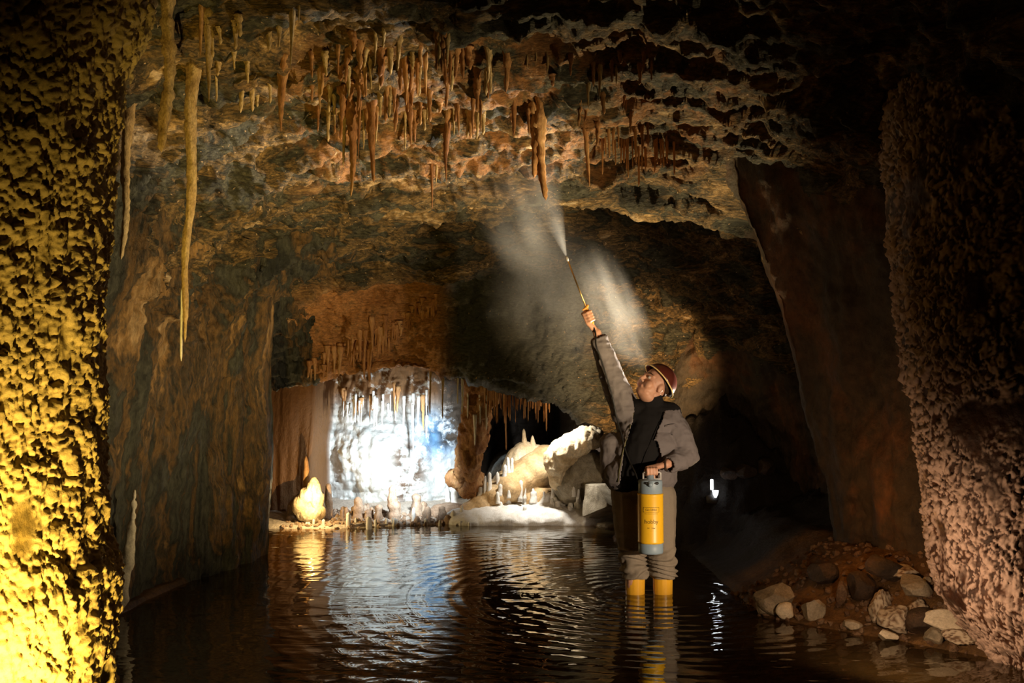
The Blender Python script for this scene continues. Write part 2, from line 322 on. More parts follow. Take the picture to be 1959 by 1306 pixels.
rows = rows * (1 - left) + left * 0.06 * fbm(B, (8, 3, 0.7), 4, 61)
B[..., 1] = d + rows
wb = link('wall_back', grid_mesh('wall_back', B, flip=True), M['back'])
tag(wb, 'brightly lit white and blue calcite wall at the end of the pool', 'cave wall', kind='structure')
bi = np.arange(B.shape[0] * B.shape[1]).reshape(B.shape[:2])
BACK = BVHTree.FromPolygons(B.reshape(-1, 3).tolist(), np.stack([bi[:-1, :-1], bi[:-1, 1:], bi[1:, 1:], bi[1:, :-1]], -1).reshape(-1, 4).tolist())

# floor: pool bed rising into the shores
fx = np.arange(-2.95, 2.95, 0.025); fy = np.r_[np.arange(-1.5, 4.4, 0.1), np.arange(4.4, 13, 0.025)]
YY, XX = np.meshgrid(fy, fx, indexing='ij')
FP = np.stack([XX, YY, np.zeros_like(XX)], -1)
ys = 9.78 + 0.35 * sstep(XX, -1.9, -.6) + 0.25 * sstep(XX, -.6, -.4) - 0.55 * sstep(XX, .55, 1.0)
h = -0.33 + 0.35 * sstep(YY - ys, -.25, 0.05) + 0.10 * np.clip(YY - ys, 0, 3)
h = h + sstep(XX, -.6, -.1) * 0.28 * np.clip(YY - ys - .25, 0, 1.2)
g1 = np.exp(-((XX - 1.75) / .55) ** 2 - ((YY - 9.0) / .5) ** 2) * 1.05 + np.exp(-((XX - 2.3) / .6) ** 2 - ((YY - 8.7) / .55) ** 2) * 0.75 + np.exp(-((XX - 1.2) / .32) ** 2 - ((YY - 9.1) / .4) ** 2) * .45
db = np.minimum((XX - 1.42) * .70 + (YY - 5.82) * .70, (XX - 1.40) * 1.0)
g1 = g1 * (1 + .22 * fbm(np.stack([XX, YY, XX * 0], -1), (3.5, 3.5, 1), 4, 79, .55, True))
bank = 0.36 * sstep(db, -.18, .12) + 0.32 * sstep(db, .1, .75)
fl = np.maximum(h + g1, np.maximum(h, -0.33 + bank))
fl = fl + sstep(g1, .08, .3) * .07 * fbm(FP, (7, 7, 1), 5, 83, .6, True)
edge = 0.30 * sstep(XX, 2.2, 2.9) + 0.0
fl = fl + edge * sstep(YY, 4.6, 5.2)
fl = fl + 0.018 * fbm(FP, (6, 6, 1), 4, 71) + 0.05 * fbm(FP, (3, 3, 1), 4, 73) * sstep(fl, -.1, .2) * (1 - sstep(YY, 9.5, 9.9) * .5)
ledgeL = 0.36 * (1 - sstep(XX, -2.33 + .16 * sstep(YY, 6.2, 8.2), -2.19 + .2 * sstep(YY, 6.2, 8.2))) * sstep(YY, 5.3, 5.7) * (1 - sstep(YY, 8.1, 8.3))
fl = fl + ledgeL
FP[..., 2] = fl
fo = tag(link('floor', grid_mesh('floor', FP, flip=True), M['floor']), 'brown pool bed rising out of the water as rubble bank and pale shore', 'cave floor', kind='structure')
fi = np.arange(fl.size).reshape(fl.shape)
FLOOR = BVHTree.FromPolygons(FP.reshape(-1, 3).tolist(), np.stack([fi[:-1, :-1], fi[:-1, 1:], fi[1:, 1:], fi[1:, :-1]], -1).reshape(-1, 4).tolist())
def floor_z(x, y):
    r = FLOOR.ray_cast(Vector((x, y, 4)), Vector((0, 0, -1))); return r[0].z if r[0] else 0.0
def on_floor(px, py, dry=False):
    o = Vector((0, 0, CAMH)); dr = ray(px, py)
    r = FLOOR.ray_cast(o, dr)
    p = r[0] if r[0] else at(px, py, 10)
    if p.z < 0.0 and dry: p = o + dr * (-CAMH / dr.z)
    return p

# water
g = N('cave_water'); co = g.n('ShaderNodeNewGeometry').outputs['Position']
mp = g.n('ShaderNodeMapping', Vector=co); mp.inputs['Scale'].default_value = (0.55, 1.0, 1.0)
n1 = g.n('ShaderNodeTexNoise', Vector=mp.outputs[0], Scale=5.5, Detail=2.0, Roughness=0.45, Distortion=0.4)
n2 = g.n('ShaderNodeTexNoise', Vector=mp.outputs[0], Scale=19.0, Detail=1.0)
off = g.n('ShaderNodeVectorMath', {'operation': 'SUBTRACT'}, _0=co, _1=(0.92, 6.57, 0))
ln = g.n('ShaderNodeVectorMath', {'operation': 'LENGTH'}, _0=off.outputs[0])
ph = g.n('ShaderNodeMath', {'operation': 'MULTIPLY'}, _0=ln.outputs['Value'], _1=52.0)
sn = g.n('ShaderNodeMath', {'operation': 'SINE'}, _0=ph.outputs[0])
fall = g.n('ShaderNodeMapRange', Value=ln.outputs['Value']); fall.inputs[1].default_value = 0.2; fall.inputs[2].default_value = 3.6; fall.inputs[3].default_value = 0.35; fall.inputs[4].default_value = 0.0
rip = g.n('ShaderNodeMath', {'operation': 'MULTIPLY'}, _0=sn.outputs[0], _1=fall.outputs[0])
s1 = g.n('ShaderNodeMath', {'operation': 'MULTIPLY_ADD'}, _0=n1.outputs[0], _1=2.2, _2=rip.outputs[0])
s2 = g.n('ShaderNodeMath', {'operation': 'MULTIPLY_ADD'}, _0=n2.outputs[0], _1=0.28, _2=s1.outputs[0])
bp = g.n('ShaderNodeBump', Strength=1.0, Distance=0.0035, Height=s2.outputs[0])
fr = g.n('ShaderNodeFresnel', IOR=1.46, Normal=bp.outputs[0])
gl = g.n('ShaderNodeBsdfGlossy', Color=(.95, .95, .93, 1), Roughness=0.015, Normal=bp.outputs[0])
tr0 = g.n('ShaderNodeBsdfTransparent', Color=(.62, .42, .18, 1)); mud = g.n('ShaderNodeBsdfDiffuse', Color=(.14, .09, .03, 1))
tr = g.n('ShaderNodeMixShader', _0=0.2, _1=tr0.outputs[0], _2=mud.outputs[0])
mx = g.n('ShaderNodeMixShader', _0=fr.outputs[0], _1=tr.outputs[0], _2=gl.outputs[0])
M['water'] = g.out(mx.outputs[0])
wg = np.stack(np.meshgrid(np.linspace(-2.9, 2.9, 60), np.linspace(-1.4, 12.0, 120), indexing='xy') + [np.zeros((120, 60))], -1)
tag(link('water', grid_mesh('water', wg), M['water']), 'dark rippled pool covering the cave floor', 'water', kind='structure')

# ------------------------------------------------------------------ near pillar (left) and near popcorn wall (right)
def column(name, edge_px, Yc, rx, ry, sgn, step, sizes, mat, label, z0, z1, keep, amp, lo=-.6, hi=-.2):
    e = np.array([[*W(px, py, Yc)] for px, py in edge_px]); o = np.argsort(e[:, 1])
    nz = int((z1 - z0) / step); per = math.pi * (rx + ry); nt = int(per / step)
    z = np.linspace(z0, z1, nz); xe = np.interp(z, e[o, 1], e[o, 0])
    th = np.linspace(0, 2 * math.pi, nt, endpoint=False)
    Q = np.zeros((nz, nt, 3)); ax = xe - sgn * rx
    sq = lambda v: np.sign(v) * np.abs(v) ** 0.8
    Q[..., 0] = ax[:, None] + rx * sq(np.cos(th))[None]; Q[..., 1] = Yc + ry * sq(np.sin(th))[None]; Q[..., 2] = z[:, None]
    nx = np.zeros_like(Q); nx[..., 0] = np.cos(th)[None] / rx; nx[..., 1] = np.sin(th)[None] / ry
    nx /= np.linalg.norm(nx, axis=-1, keepdims=True)
    s = np.broadcast_to(th[None] * (per / (2 * math.pi)), (nz, nt)); t = np.broadcast_to(z[:, None], (nz, nt))
    warp = 0.02 * fbm(Q, (9, 9, 9), 3, 5)
    hgt = np.zeros((nz, nt)); mask = np.zeros((nz, nt))
    dens = fbm(Q, (4.5, 4.5, 3.5), 4, 9)
    for k, (sz, am) in enumerate(sizes):
        pc = popcorn(s + warp * (1 + k), t + warp * 1.3, sz, 100 + 10 * k, keep) * sstep(dens, lo, hi)
        hgt = hgt + am * pc; mask = np.maximum(mask, np.clip(pc / (sz * 0.28), 0, 1))
    body = amp * fbm(Q, (1.8, 1.8, 1.1), 4, 13) + 0.02 * fbm(Q, (10, 10, 8), 4, 14)
    Q = Q + nx * (body + hgt)[..., None]
    o = link(name, grid_mesh(name, Q, attr=mask, wrap=True), mat)
    return tag(o, label, 'cave wall', kind='structure')
column('wall_near_left', [(262, -60), (248, 0), (208, 100), (182, 250), (164, 420), (152, 560), (142, 800), (142, 900), (150, 1040), (172, 1130), (172, 1306), (172, 1700)], 3.6, 0.55, 0.6, 1, 0.0056,
       [(0.040, 0.45), (0.021, 0.75), (0.011, 0.9)], M['pillar'], 'near rock pillar crusted with glowing yellow calcite nodules', -0.4, 3.5, 0.72, 0.05)
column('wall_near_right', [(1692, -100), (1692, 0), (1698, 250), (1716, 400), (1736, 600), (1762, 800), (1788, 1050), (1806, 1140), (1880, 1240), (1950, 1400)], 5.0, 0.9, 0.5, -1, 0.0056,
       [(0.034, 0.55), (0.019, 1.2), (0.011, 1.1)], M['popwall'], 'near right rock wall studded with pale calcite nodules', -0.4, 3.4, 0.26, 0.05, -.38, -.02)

#@@PART2
# ------------------------------------------------------------------ dripstone
rng = random.Random(4)
def drip_mesh(L, r0, r1, seed, pw=0.8, lumps=0.15, sides=10, bend=0.0, bands=True):
    """hanging dripstone, root at z=+0.06 and tip at z=-L"""
    n = int(min(90, max(8, L / 0.016))); r = random.Random(seed); V = []; Fc = []
    ph = [r.uniform(0, 6.28) for _ in range(6)]
    for i in range(n + 1):
        t = i / n; z = 0.10 - t * (L + 0.10)
        rad = r1 + (r0 - r1) * (1 - t) ** pw
        if z > -.05: rad *= 1 + .35 * min(1, (z + .05) / .08)
        if bands: rad *= 1 + lumps * (math.sin(z * 61 + ph[0]) * .5 + math.sin(z * 137 + ph[1]) * .35 + math.sin(z * 23 + ph[2]) * .6)
        if i == n: rad *= 0.25
        cx = bend * t * t + 0.25 * r0 * math.sin(z * 9 + ph[3]); cy = 0.25 * r0 * math.sin(z * 8 + ph[4])
        for k in range(sides):
            a = 2 * math.pi * k / sides
            q = rad * (1 + lumps * (0.8 * math.sin(3 * a + ph[5] + z * 14) + r.uniform(-1.3, 1.3)))
            V.append((cx + q * math.cos(a), cy + q * math.sin(a), z))
    for i in range(n):
        for k in range(sides):
            a, b = i * sides + k, i * sides + (k + 1) % sides
            Fc.append((a, a + sides, b + sides, b))
    V.append((V[-1][0], V[-1][1], -L - r1 * .4)); c = len(V) - 1
    for k in range(sides): Fc.append((n * sides + k, c, n * sides + (k + 1) % sides))
    Fc.append(tuple(range(sides)))
    return mesh_from('dripstone', V, Fc)
def shell_hit(px, py, ymin=4.0):
    o = Vector((0, 0, CAMH)); d = ray(px, py)
    r = SHELL.ray_cast(o + d * (ymin / d.y), d)
    r2 = BACK.ray_cast(o, d)
    if r[0] is None: return r2[0] if r2[0] else at(px, py, 10)
    if r2[0] and (r2[0] - o).length < (r[0] - o).length: return r2[0]
    return r[0]
def hang(px, y0, y1, wpx, mat, label, group=None, tip=1.2, pw=0.8, lumps=0.15, name='stalactite', cat='stalactite', px1=None, Y=None, sides=10):
    p = at(px, y0, Y) if Y else shell_hit(px, y0)
    k = p.y / F; L = max(0.03, (y1 - y0) * k)
    o = link(name, drip_mesh(L, wpx * k / 2, tip * k / 2, rng.randint(0, 10 ** 6), pw, lumps, sides, ((px1 or px) - px) * k), M[mat])
    o.location = p + Vector((0, wpx * k * .5, 0)); return tag(o, label, cat, group)

# the ones with a look of their own
s_ = hang(320, -24, 297, 27, 'tan_stal', 'thick crusty yellow stalactite beside the near left pillar, ending in a blunt tip', tip=13, pw=0.5, lumps=0.16, px1=314, sides=16)
s_ = hang(366, 118, 628, 27, 'tan_stal', 'longest stalactite, a tapering tan spear ending in a thin white straw', tip=9, pw=0.9, lumps=0.10, px1=356, sides=16)
kk = s_.location.y / F
st = link('straw_tip', drip_mesh(100 * kk, 2.6 * kk, 2.0 * kk, 5, 1, .08), M['white_stal'], s_); st.location = (-13 * kk, 0, -478 * kk); st['label'] = 'thin white straw at the tip'
st = link('straw_tip', drip_mesh(42 * kk, 3.2 * kk, 2.0 * kk, 6, 1, .08), M['tan_stal'], s_); st.location = (-7 * kk, 0, -500 * kk); st['label'] = 'short stub beside the straw'
hang(398, 50, 197, 18, 'tan_stal', 'slim tan stalactite just right of the longest spear stalactite', px1=397)
hang(385, 10, 110, 16, 'rust_stal', 'dull brown stalactite behind the top of the slim tan one')
hang(540, 140, 252, 24, 'rust_stal', 'dark brown stubby stalactite alone over the left ceiling ledge', px1=536)
hang(556, 4, 132, 14, 'tan_stal', 'narrow pale stalactite high on the left, reaching up past the frame')
hang(572, -14, 46, 11, 'tan_stal', 'short pale stalactite cut by the top edge of the photo, left of centre')
hang(612, 118, 222, 12, 'rust_stal', 'rusty stalactite at the left end of the central drip cluster')
hang(671, 188, 378, 27, 'rust_stal', 'dark-rooted long brown stalactite, tallest of the close pair left of centre', tip=3, pw=0.9, px1=671)
hang(658, 200, 322, 9, 'tan_stal', 'thin stalactite touching the left side of the long brown one', tip=3)
hang(687, 185, 304, 9, 'rust_stal', 'thin stalactite between the two long brown ones')
hang(711, 192, 350, 20, 'rust_stal', 'long brown stalactite, right one of the close pair left of centre', tip=5, px1=713)
hang(783, 175, 281, 20, 'rust_stal', 'brown stalactite in front of the big drip fringe, ending in a fine tip')
hang(775, 105, 202, 16, 'orange_stal', 'stout orange stalactite on the left of the big drip fringe')
hang(799, 108, 186, 13, 'orange_stal', 'orange stalactite in the middle of the big drip fringe')
hang(815, 100, 184, 13, 'orange_stal', 'orange stalactite on the right end of the big drip fringe')
hang(855, 224, 349, 22, 'rust_stal', 'ochre stalactite with broad root and needle tip, right of the long pair', tip=2.5, pw=1.2)
hang(826, 312, 402, 8, 'rust_stal', 'thin drip below and left of the ochre needle stalactite')
hang(834, 314, 354, 7, 'tan_stal', 'short thin drip next to the low thin one')
hang(903, 186, 262, 10, 'rust_stal', 'brown drip left of the twin orange stalactite')
hang(919, 190, 258, 9, 'rust_stal', 'brown drip nearest the twin orange stalactite')
hang(1034, 198, 384, 26, 'orange_stal', 'large orange stalactite hanging over the spray mist', tip=7, pw=0.55, px1=1042, sides=14)
hang(1022, 205, 340, 20, 'orange_stal', 'shorter twin on the left flank of the large orange stalactite', tip=9, pw=0.5)
hang(1122, 238, 358, 14, 'orange_stal', 'slender orange stalactite right of the spray mist', tip=2, px1=1126)
hang(1127, 150, 208, 11, 'tan_stal', 'pale short stalactite above the slender orange one')
hang(1147, 122, 188, 13, 'tan_stal', 'pale stalactite with lumpy side, upper right ceiling')
hang(1180, 122, 164, 8, 'tan_stal', 'rightmost small pale stalactite of the upper ceiling')
hang(1046, 96, 140, 12, 'tan_stal', 'hooked pale nub stalactite, largest of three on the upper ceiling')
hang(1008, 94, 130, 9, 'tan_stal', 'pale nub stalactite, left one of three on the upper ceiling')
hang(1026, 92, 120, 10, 'tan_stal', 'pale nub stalactite, middle one of three on the upper ceiling')
hang(243, 200, 500, 22, 'tan_stal', 'tapering flowstone rib hugging the edge of the near left pillar', tip=6, pw=0.6, px1=234)

# many small ones, alike: copies of a few shapes
def kinds(mat, n, L, r0, r1, lumps, pw): return [(lambda me: (me.materials.append(M[mat]), me.polygons.foreach_set('use_smooth', np.ones(len(me.polygons), bool)), me)[2])(drip_mesh(L, r0, r1, 900 + k * 7 + n, pw, lumps, 8)) for k in range(n)]
K_RUST = kinds('rust_stal', 4, 0.20, 0.016, 0.004, 0.2, 0.8); K_OR = kinds('orange_stal', 4, 0.20, 0.014, 0.003, 0.16, 0.8)
K_STRAW = kinds('orange_stal', 3, 0.30, 0.0065, 0.0035, 0.06, 0.8); K_WHITE = kinds('white_stal', 3, 0.30, 0.0065, 0.0035, 0.06, 0.8); K_TAN = kinds('tan_stal', 3, 0.2, 0.013, 0.004, 0.2, 0.8)
def small(kind, px, y0, Lpx, label, group, wide=1.0, Y=None):
    p = at(px, y0, Y) if Y else shell_hit(px, y0); me = rng.choice(kind)
    o = bpy.data.objects.new('stalactite', me); COL.objects.link(o); o.location = p
    L = Lpx * p.y / F; base = 0.30 if kind in (K_STRAW, K_WHITE) else 0.20
    o.scale = (wide, wide, L / base); o.rotation_euler = (0, 0, rng.uniform(0, 6.28))
    return tag(o, label, 'stalactite', group)
for i in range(95):
    px = rng.gauss(760, 130); y0 = rng.uniform(62, 235)
    if not 590 < px < 985: continue
    small(K_RUST if rng.random() < .7 else K_TAN, px, y0, rng.uniform(22, 62), 'small rusty stalactite in the crowded drip fringe on the front ceiling', 'small stalactites on the front ceiling', rng.uniform(.7, 1.5))
for i in range(26):
    px = 1150 + 140 * i / 26 + rng.uniform(-6, 6); y0 = 262 + rng.uniform(-16, 20) + (px - 1150) * .12
    small(K_STRAW, px, y0, rng.uniform(35, 75), 'thin orange straw in the curtain of straws above the man', 'straw curtain above the man', rng.uniform(.8, 1.5))
for i in range(20):
    small(K_RUST, rng.uniform(960, 1300), rng.uniform(100, 250), rng.uniform(15, 40), 'little rusty drip on the ceiling right of the twin orange stalactite', 'little drips on the right ceiling', rng.uniform(.6, 1.1))
for i in range(16):
    small(K_TAN, rng.uniform(400, 590), rng.uniform(40, 190), rng.uniform(18, 50), 'little tan drip on the ceiling right of the longest spear stalactite', 'little drips on the left ceiling', rng.uniform(.7, 1.3))
# orange ledge under the second arch
hang(743, 615, 682, 9, 'orange_stal', 'long single drip at the right end of the orange ledge', tip=2, Y=9.2)
hang(706, 660, 732, 11, 'orange_stal', 'longest orange spike at the bottom of the orange ledge', tip=3, Y=9.32)
hang(697, 655, 725, 9, 'orange_stal', 'orange spike touching the left of the longest ledge spike', tip=3, Y=9.3)
for i in range(62):
    u = rng.random(); px = 585 + 250 * u; top = 712 - 130 * u + rng.uniform(-22, 12); 
    small(K_OR, px, top, rng.uniform(16, 48) * (1.0 if u < .62 else .5), 'small orange drip on the sloping orange ledge under the second arch', 'drips on the orange ledge', rng.uniform(.9, 2.0))
# straws over the grotto
for (px, a, b) in ((823, 722, 792), (847, 742, 800)): hang(px, a, b, 4, 'tan_stal', 'lone pale straw over the blue wall, ' + ('left' if px < 830 else 'right') + ' of the two', tip=2.4, lumps=.05, Y=9.5)
hang(876, 716, 772, 4, 'white_stal', 'grey straw at the far left of the brown flowstone column', tip=2.5, lumps=.05, Y=9.46)
hang(884, 714, 790, 6, 'white_stal', 'thickest grey straw beside the brown flowstone column', tip=2.5, lumps=.05, Y=9.46)
hang(895, 760, 800, 4, 'white_stal', 'white straw on the left of the brown flowstone column', tip=2.5, lumps=.05, Y=9.9)
hang(918, 770, 812, 4, 'white_stal', 'white straw in the middle of the brown flowstone column', tip=2.5, lumps=.05, Y=9.9)
hang(930, 775, 822, 6, 'white_stal', 'brightest white straw on the right of the brown flowstone column', tip=2.5, lumps=.05, Y=9.9)
hang(908, 812, 852, 6, 'white_stal', 'pale stub low on the brown flowstone column', tip=2.5, lumps=.05, Y=9.9)
hang(968, 758, 860, 4, 'orange_stal', 'longest straw over the dark alcove', tip=2.5, lumps=.05, Y=9.6)
hang(1045, 762, 824, 4, 'orange_stal', 'rightmost long straw over the dark alcove', tip=2.5, lumps=.05, Y=9.6)
for i in range(46):
    u = (i + rng.random()) / 46; px = 925 + 128 * u; top = 735 + 26 * u + rng.uniform(-5, 6)
    small(K_STRAW, px, top, rng.uniform(22, 78) * (1 - .45 * u), 'thin orange straw in the fringe over the dark alcove', 'straw fringe over the dark alcove', rng.uniform(.7, 1.5), Y=9.52 + rng.uniform(-.04, .2))
for i in range(40):
    px = 655 + 165 * rng.random(); top = 765 + rng.uniform(-14, 18)
    small(K_WHITE if rng.random() < .75 else K_OR, px, top, rng.uniform(14, 46), 'thin white drip in the fringe along the top of the bright wall', 'white fringe on the bright wall', rng.uniform(.8, 1.9), Y=10.62 + rng.uniform(-.1, .1))
for (px, a, b, l) in ((790, 770, 872, 'longest white straw hanging in front of the blue patch'), (772, 775, 826, 'white straw left of the longest one at the blue patch'), (800, 775, 832, 'white straw right of the longest one at the blue patch'), (816, 812, 838, 'tiny white straw at the right edge of the blue patch')):
    hang(px, a, b, 5, 'white_stal', l, tip=2.5, lumps=.08, Y=10.6)

# ------------------------------------------------------------------ lumps, stones, stalagmites
ICO = {}
def ico(n):
    if n not in ICO:
        b = bmesh.new(); bmesh.ops.create_icosphere(b, subdivisions=n, radius=1.0); b.verts.ensure_lookup_table()
        ICO[n] = (np.array([v.co[:] for v in b.verts]), [tuple(v.index for v in f.verts) for f in b.faces]); b.free()
    return ICO[n]
def stone_mesh(sx, sy, sz, seed, facets=7, rough=0.05, sub=4, cut=0.62, crust=0.0):
    V, Fc = ico(sub); V = V.copy(); r = random.Random(seed)
    for _ in range(facets):
        n = np.array([r.gauss(0, 1), r.gauss(0, 1), r.gauss(0, .8)]); n /= np.linalg.norm(n); k = r.uniform(cut - .08, .80)
        dd = V @ n; V = V - np.outer(np.maximum(0, dd - k), n)
    Q = V * 1.7 + seed * 3.1
    nn = V / (np.linalg.norm(V, axis=1, keepdims=True) + 1e-9)
    V = V * (1 + rough * fbm(Q, (1.5, 1.5, 1.5), 4, seed % 50)[:, None] * 2)
    V = V * np.array([sx, sy, sz]); mask = None
    if crust:
        az = np.arctan2(V[:, 1], V[:, 0]) * max(sx, sy); pc = popcorn(az, V[:, 2], crust, seed % 60, .7)
        V = V + nn * pc[:, None]; mask = np.clip(pc / (crust * .28), 0, 1)
    me = mesh_from('stone', V, Fc)
    if mask is not None:
        a = me.attributes.new('nodule', 'FLOAT', 'POINT'); a.data.foreach_set('value', mask.astype(np.float32))
    return me
def stone(name, px, pyb, wpx, hpx, mat, label, cat='rock', group=None, rot=0.0, facets=11, rough=.035, depth=1.0, crust=0.0, Y=None, sink=.12, tilt=0.0, cut=.62, sub=4):
    p = at(px, pyb, Y) if Y else on_floor(px, pyb, True)
    k = p.y / F; sx, sz = wpx * k / 2, hpx * k / 2 * (1 + sink)
    o = link(name, stone_mesh(sx, sx * depth, sz, rng.randint(1, 9999), facets, rough, sub, cut, crust), M[mat], smooth=crust > 0 or facets == 0)
    z = max(p.z, floor_z(p.x, p.y + sx * depth * .4)) if not Y else p.z
    o.location = (p.x, p.y + sx * depth * .5, min(z, p.z + .05) + sz * (1 - 2 * sink))
    o.rotation_euler = (tilt * .4, tilt, rot); return tag(o, label, cat, group)
# right bank
stone('boulder', 1490, 1178, 84, 58, 'stone', 'tan faceted boulder at the water edge, left end of the rubble bank', rot=.4)
stone('rock', 1506, 1186, 46, 30, 'pale_stone', 'flat-faced pale rock leaning on the left end boulder', rot=.15, depth=.6, cut=.5)
stone('rock', 1468, 1180, 40, 34, 'stone', 'small tan rock on the left foot of the left end boulder', rot=1.2)
stone('rock', 1558, 1186, 50, 42, 'stone', 'pointed tan rock standing alone in the shallow water of the bank', rot=.8, cut=.5)
stone('rock', 1614, 1160, 26, 46, 'crust_stone', 'upright greenish rock in the shadowed middle of the bank', rot=.2)
stone('rock', 1632, 1210, 44, 16, 'stone', 'low flat stone awash at the front of the bank', rot=.5)
stone('boulder', 1757, 1160, 66, 54, 'stone', 'large square grey boulder high on the bank by the near right wall', rot=.3, cut=.55, facets=9)
stone('rock', 1760, 1186, 50, 30, 'crust_stone', 'grey crusted rock propping up the square boulder', crust=.011)
stone('rock', 1690, 1195, 44, 66, 'crust_stone', 'tall crusted lump left of the square boulder', crust=.013)
stone('rock', 1722, 1216, 66, 52, 'crust_stone', 'rounded lump covered in beige nodules at the front of the bank', crust=.013)
stone('rock', 1772, 1216, 66, 50, 'dark_stone', 'dark brown smooth rock beside the bright pale slab', facets=4)
stone('slab', 1816, 1220, 86, 48, 'pale_stone', 'bright pale slab lying tilted against the near right wall', cat='rock slab', rot=-.15, depth=.75, cut=.42, facets=10, tilt=.1)
stone('rock', 1700, 1230, 44, 26, 'pale_stone', 'whitish wedge of rock in the water below the nodule lump', rot=.6, cut=.5)
stone('rock', 1790, 1238, 38, 30, 'stone', 'grey rock at the waterline under the bright pale slab', rot=.2)
stone('rock', 1842, 1238, 66, 24, 'crust_stone', 'low crusted rock at the foot of the near right wall', crust=.011)
stone('rock', 1738, 1112, 66, 26, 'crust_stone', 'crusted flat rock lying on top of the square grey boulder', crust=.011)
stone('rock', 1776, 1122, 18, 16, 'stone', 'fist-sized stone on the back corner of the square grey boulder')
stone('rock', 1650, 1150, 60, 50, 'dark_stone', 'rusty dark rock in the shadow behind the crusted lump', facets=5)
stone('rock', 1700, 1120, 80, 50, 'dark_stone', 'rusty dark boulder at the top of the shadowed bank', facets=5)
stone('rock', 1580, 1120, 60, 40, 'dark_stone', 'dark rock at the foot of the overhanging wall', facets=5)
# boulder behind the man and dark heap with back-lit stones
stone('boulder', 1160, 1006, 132, 100, 'stone', 'dark boulder with pale sloping top just behind the man at the far shore', rot=.5, depth=.8, cut=.45, Y=9.75, sink=.1, tilt=-.35)
for (px, py, ww, hh, l) in ((1398, 930, 36, 28, 'back-lit stone on the dark heap, left one of three'), (1430, 925, 42, 30, 'back-lit stone on the dark heap, middle one of three'), (1468, 922, 36, 34, 'back-lit stone on the dark heap, right one of three')):
    so = stone('stone', px, py, ww, hh, 'dark_stone', l, facets=4, sink=.02)
point('stone_backlight', (so.location.x - .18, so.location.y + .26, so.location.z + .14), 7.0, (1.0, .95, .85), .0)
stone('boulder', 1370, 905, 130, 90, 'dark_stone', 'black boulder crowning the dark heap right of the man', facets=5, rough=.1, Y=8.9)  # unlit look of the heap put into near-black stone colour
stone('boulder', 1520, 960, 130, 110, 'dark_stone', 'black boulder leaning on the overhanging wall behind the dark heap', facets=5, rough=.1, Y=8.7)

# flowstone forms and stalagmites
LUMPS = []
def on_rock(px, py):
    o = Vector((0, 0, CAMH)); d = ray(px, py); best = None
    for t in [FLOOR] + LUMPS:
        r = t.ray_cast(o, d)
        if r[0] and (best is None or r[3] < best[1]): best = (r[0], r[3])
    return best[0] if best else at(px, py, 10.6)
def lump(name, pts, mat, label, cat, seed, vox=.02, nz=.02, ns=7.0):
    """a solid form grown from overlapping balls (px, py, Y, radius px)"""
    bm = bmesh.new()
    for (px, py, Y, r, *e) in pts:
        p = at(px, py, Y); rr = r * Y / F; e = e or [1, 1, 1]
        bmesh.ops.create_icosphere(bm, subdivisions=3, radius=rr, matrix=Matrix.Translation(p) @ Matrix.Diagonal((*e, 1)))
    me = remesh(bm, vox, 2); V = np.zeros(len(me.vertices) * 3); me.vertices.foreach_get('co', V); V = V.reshape(-1, 3)
    nn = np.zeros(len(V) * 3); me.vertices.foreach_get('normal', nn); nn = nn.reshape(-1, 3)
    V = V + nn * (nz * fbm(V, (ns, ns, ns * .5), 4, seed, .55, True))[:, None]
    me.vertices.foreach_set('co', V.reshape(-1)); me.update(); bm = bmesh.new(); bm.from_mesh(me); LUMPS.append(BVHTree.FromBMesh(bm)); bm.free()
    return tag(link(name, me, M[mat]), label, cat)
def remesh(bm, vox, smooth=3, fac=.5):
    me0 = bpy.data.meshes.new('tmp'); bm.to_mesh(me0); bm.free()
    o = bpy.data.objects.new('tmp', me0); COL.objects.link(o)
    m = o.modifiers.new('r', 'REMESH'); m.mode = 'VOXEL'; m.voxel_size = vox
    if smooth: s = o.modifiers.new('s', 'SMOOTH'); s.iterations = smooth; s.factor = fac
    dg = bpy.context.evaluated_depsgraph_get(); me = bpy.data.meshes.new_from_object(o.evaluated_get(dg))
    bpy.data.objects.remove(o); bpy.data.meshes.remove(me0); return me
def stag_mesh(H, r0, r1, seed, sides=12, pw=.7, lumps=.1, flute=0.0):
    n = int(max(8, min(50, H / .012))); r = random.Random(seed); V = []; Fc = []; ph = [r.uniform(0, 6.28) for _ in range(5)]
    for i in range(n + 1):
        t = i / n; z = -0.04 + t * (H + .04); rad = r1 + (r0 - r1) * (1 - t) ** pw
        if t > .86: rad *= math.sqrt(max(.02, 1 - ((t - .86) / .14) ** 2))
        rad *= 1 + lumps * (math.sin(z * 70 + ph[0]) * .6 + math.sin(z * 31 + ph[1]) * .6)
        for k in range(sides):
            a = 2 * math.pi * k / sides
            q = rad * (1 + lumps * (math.sin(3 * a + ph[2] + z * 10) * .6 + r.uniform(-.5, .5)) + flute * math.sin(7 * a + ph[3] + 3 * math.sin(z * 8)))
            V.append((q * math.cos(a) + .15 * r0 * math.sin(z * 12 + ph[4]), q * math.sin(a), z))
    for i in range(n):
        for k in range(sides):
            a, b = i * sides + k, i * sides + (k + 1) % sides; Fc.append((a, b, b + sides, a + sides))
    Fc.append(tuple(range(n * sides, n * sides + sides))); Fc.append(tuple(range(sides - 1, -1, -1)))
    return mesh_from('stalagmite', V, Fc)
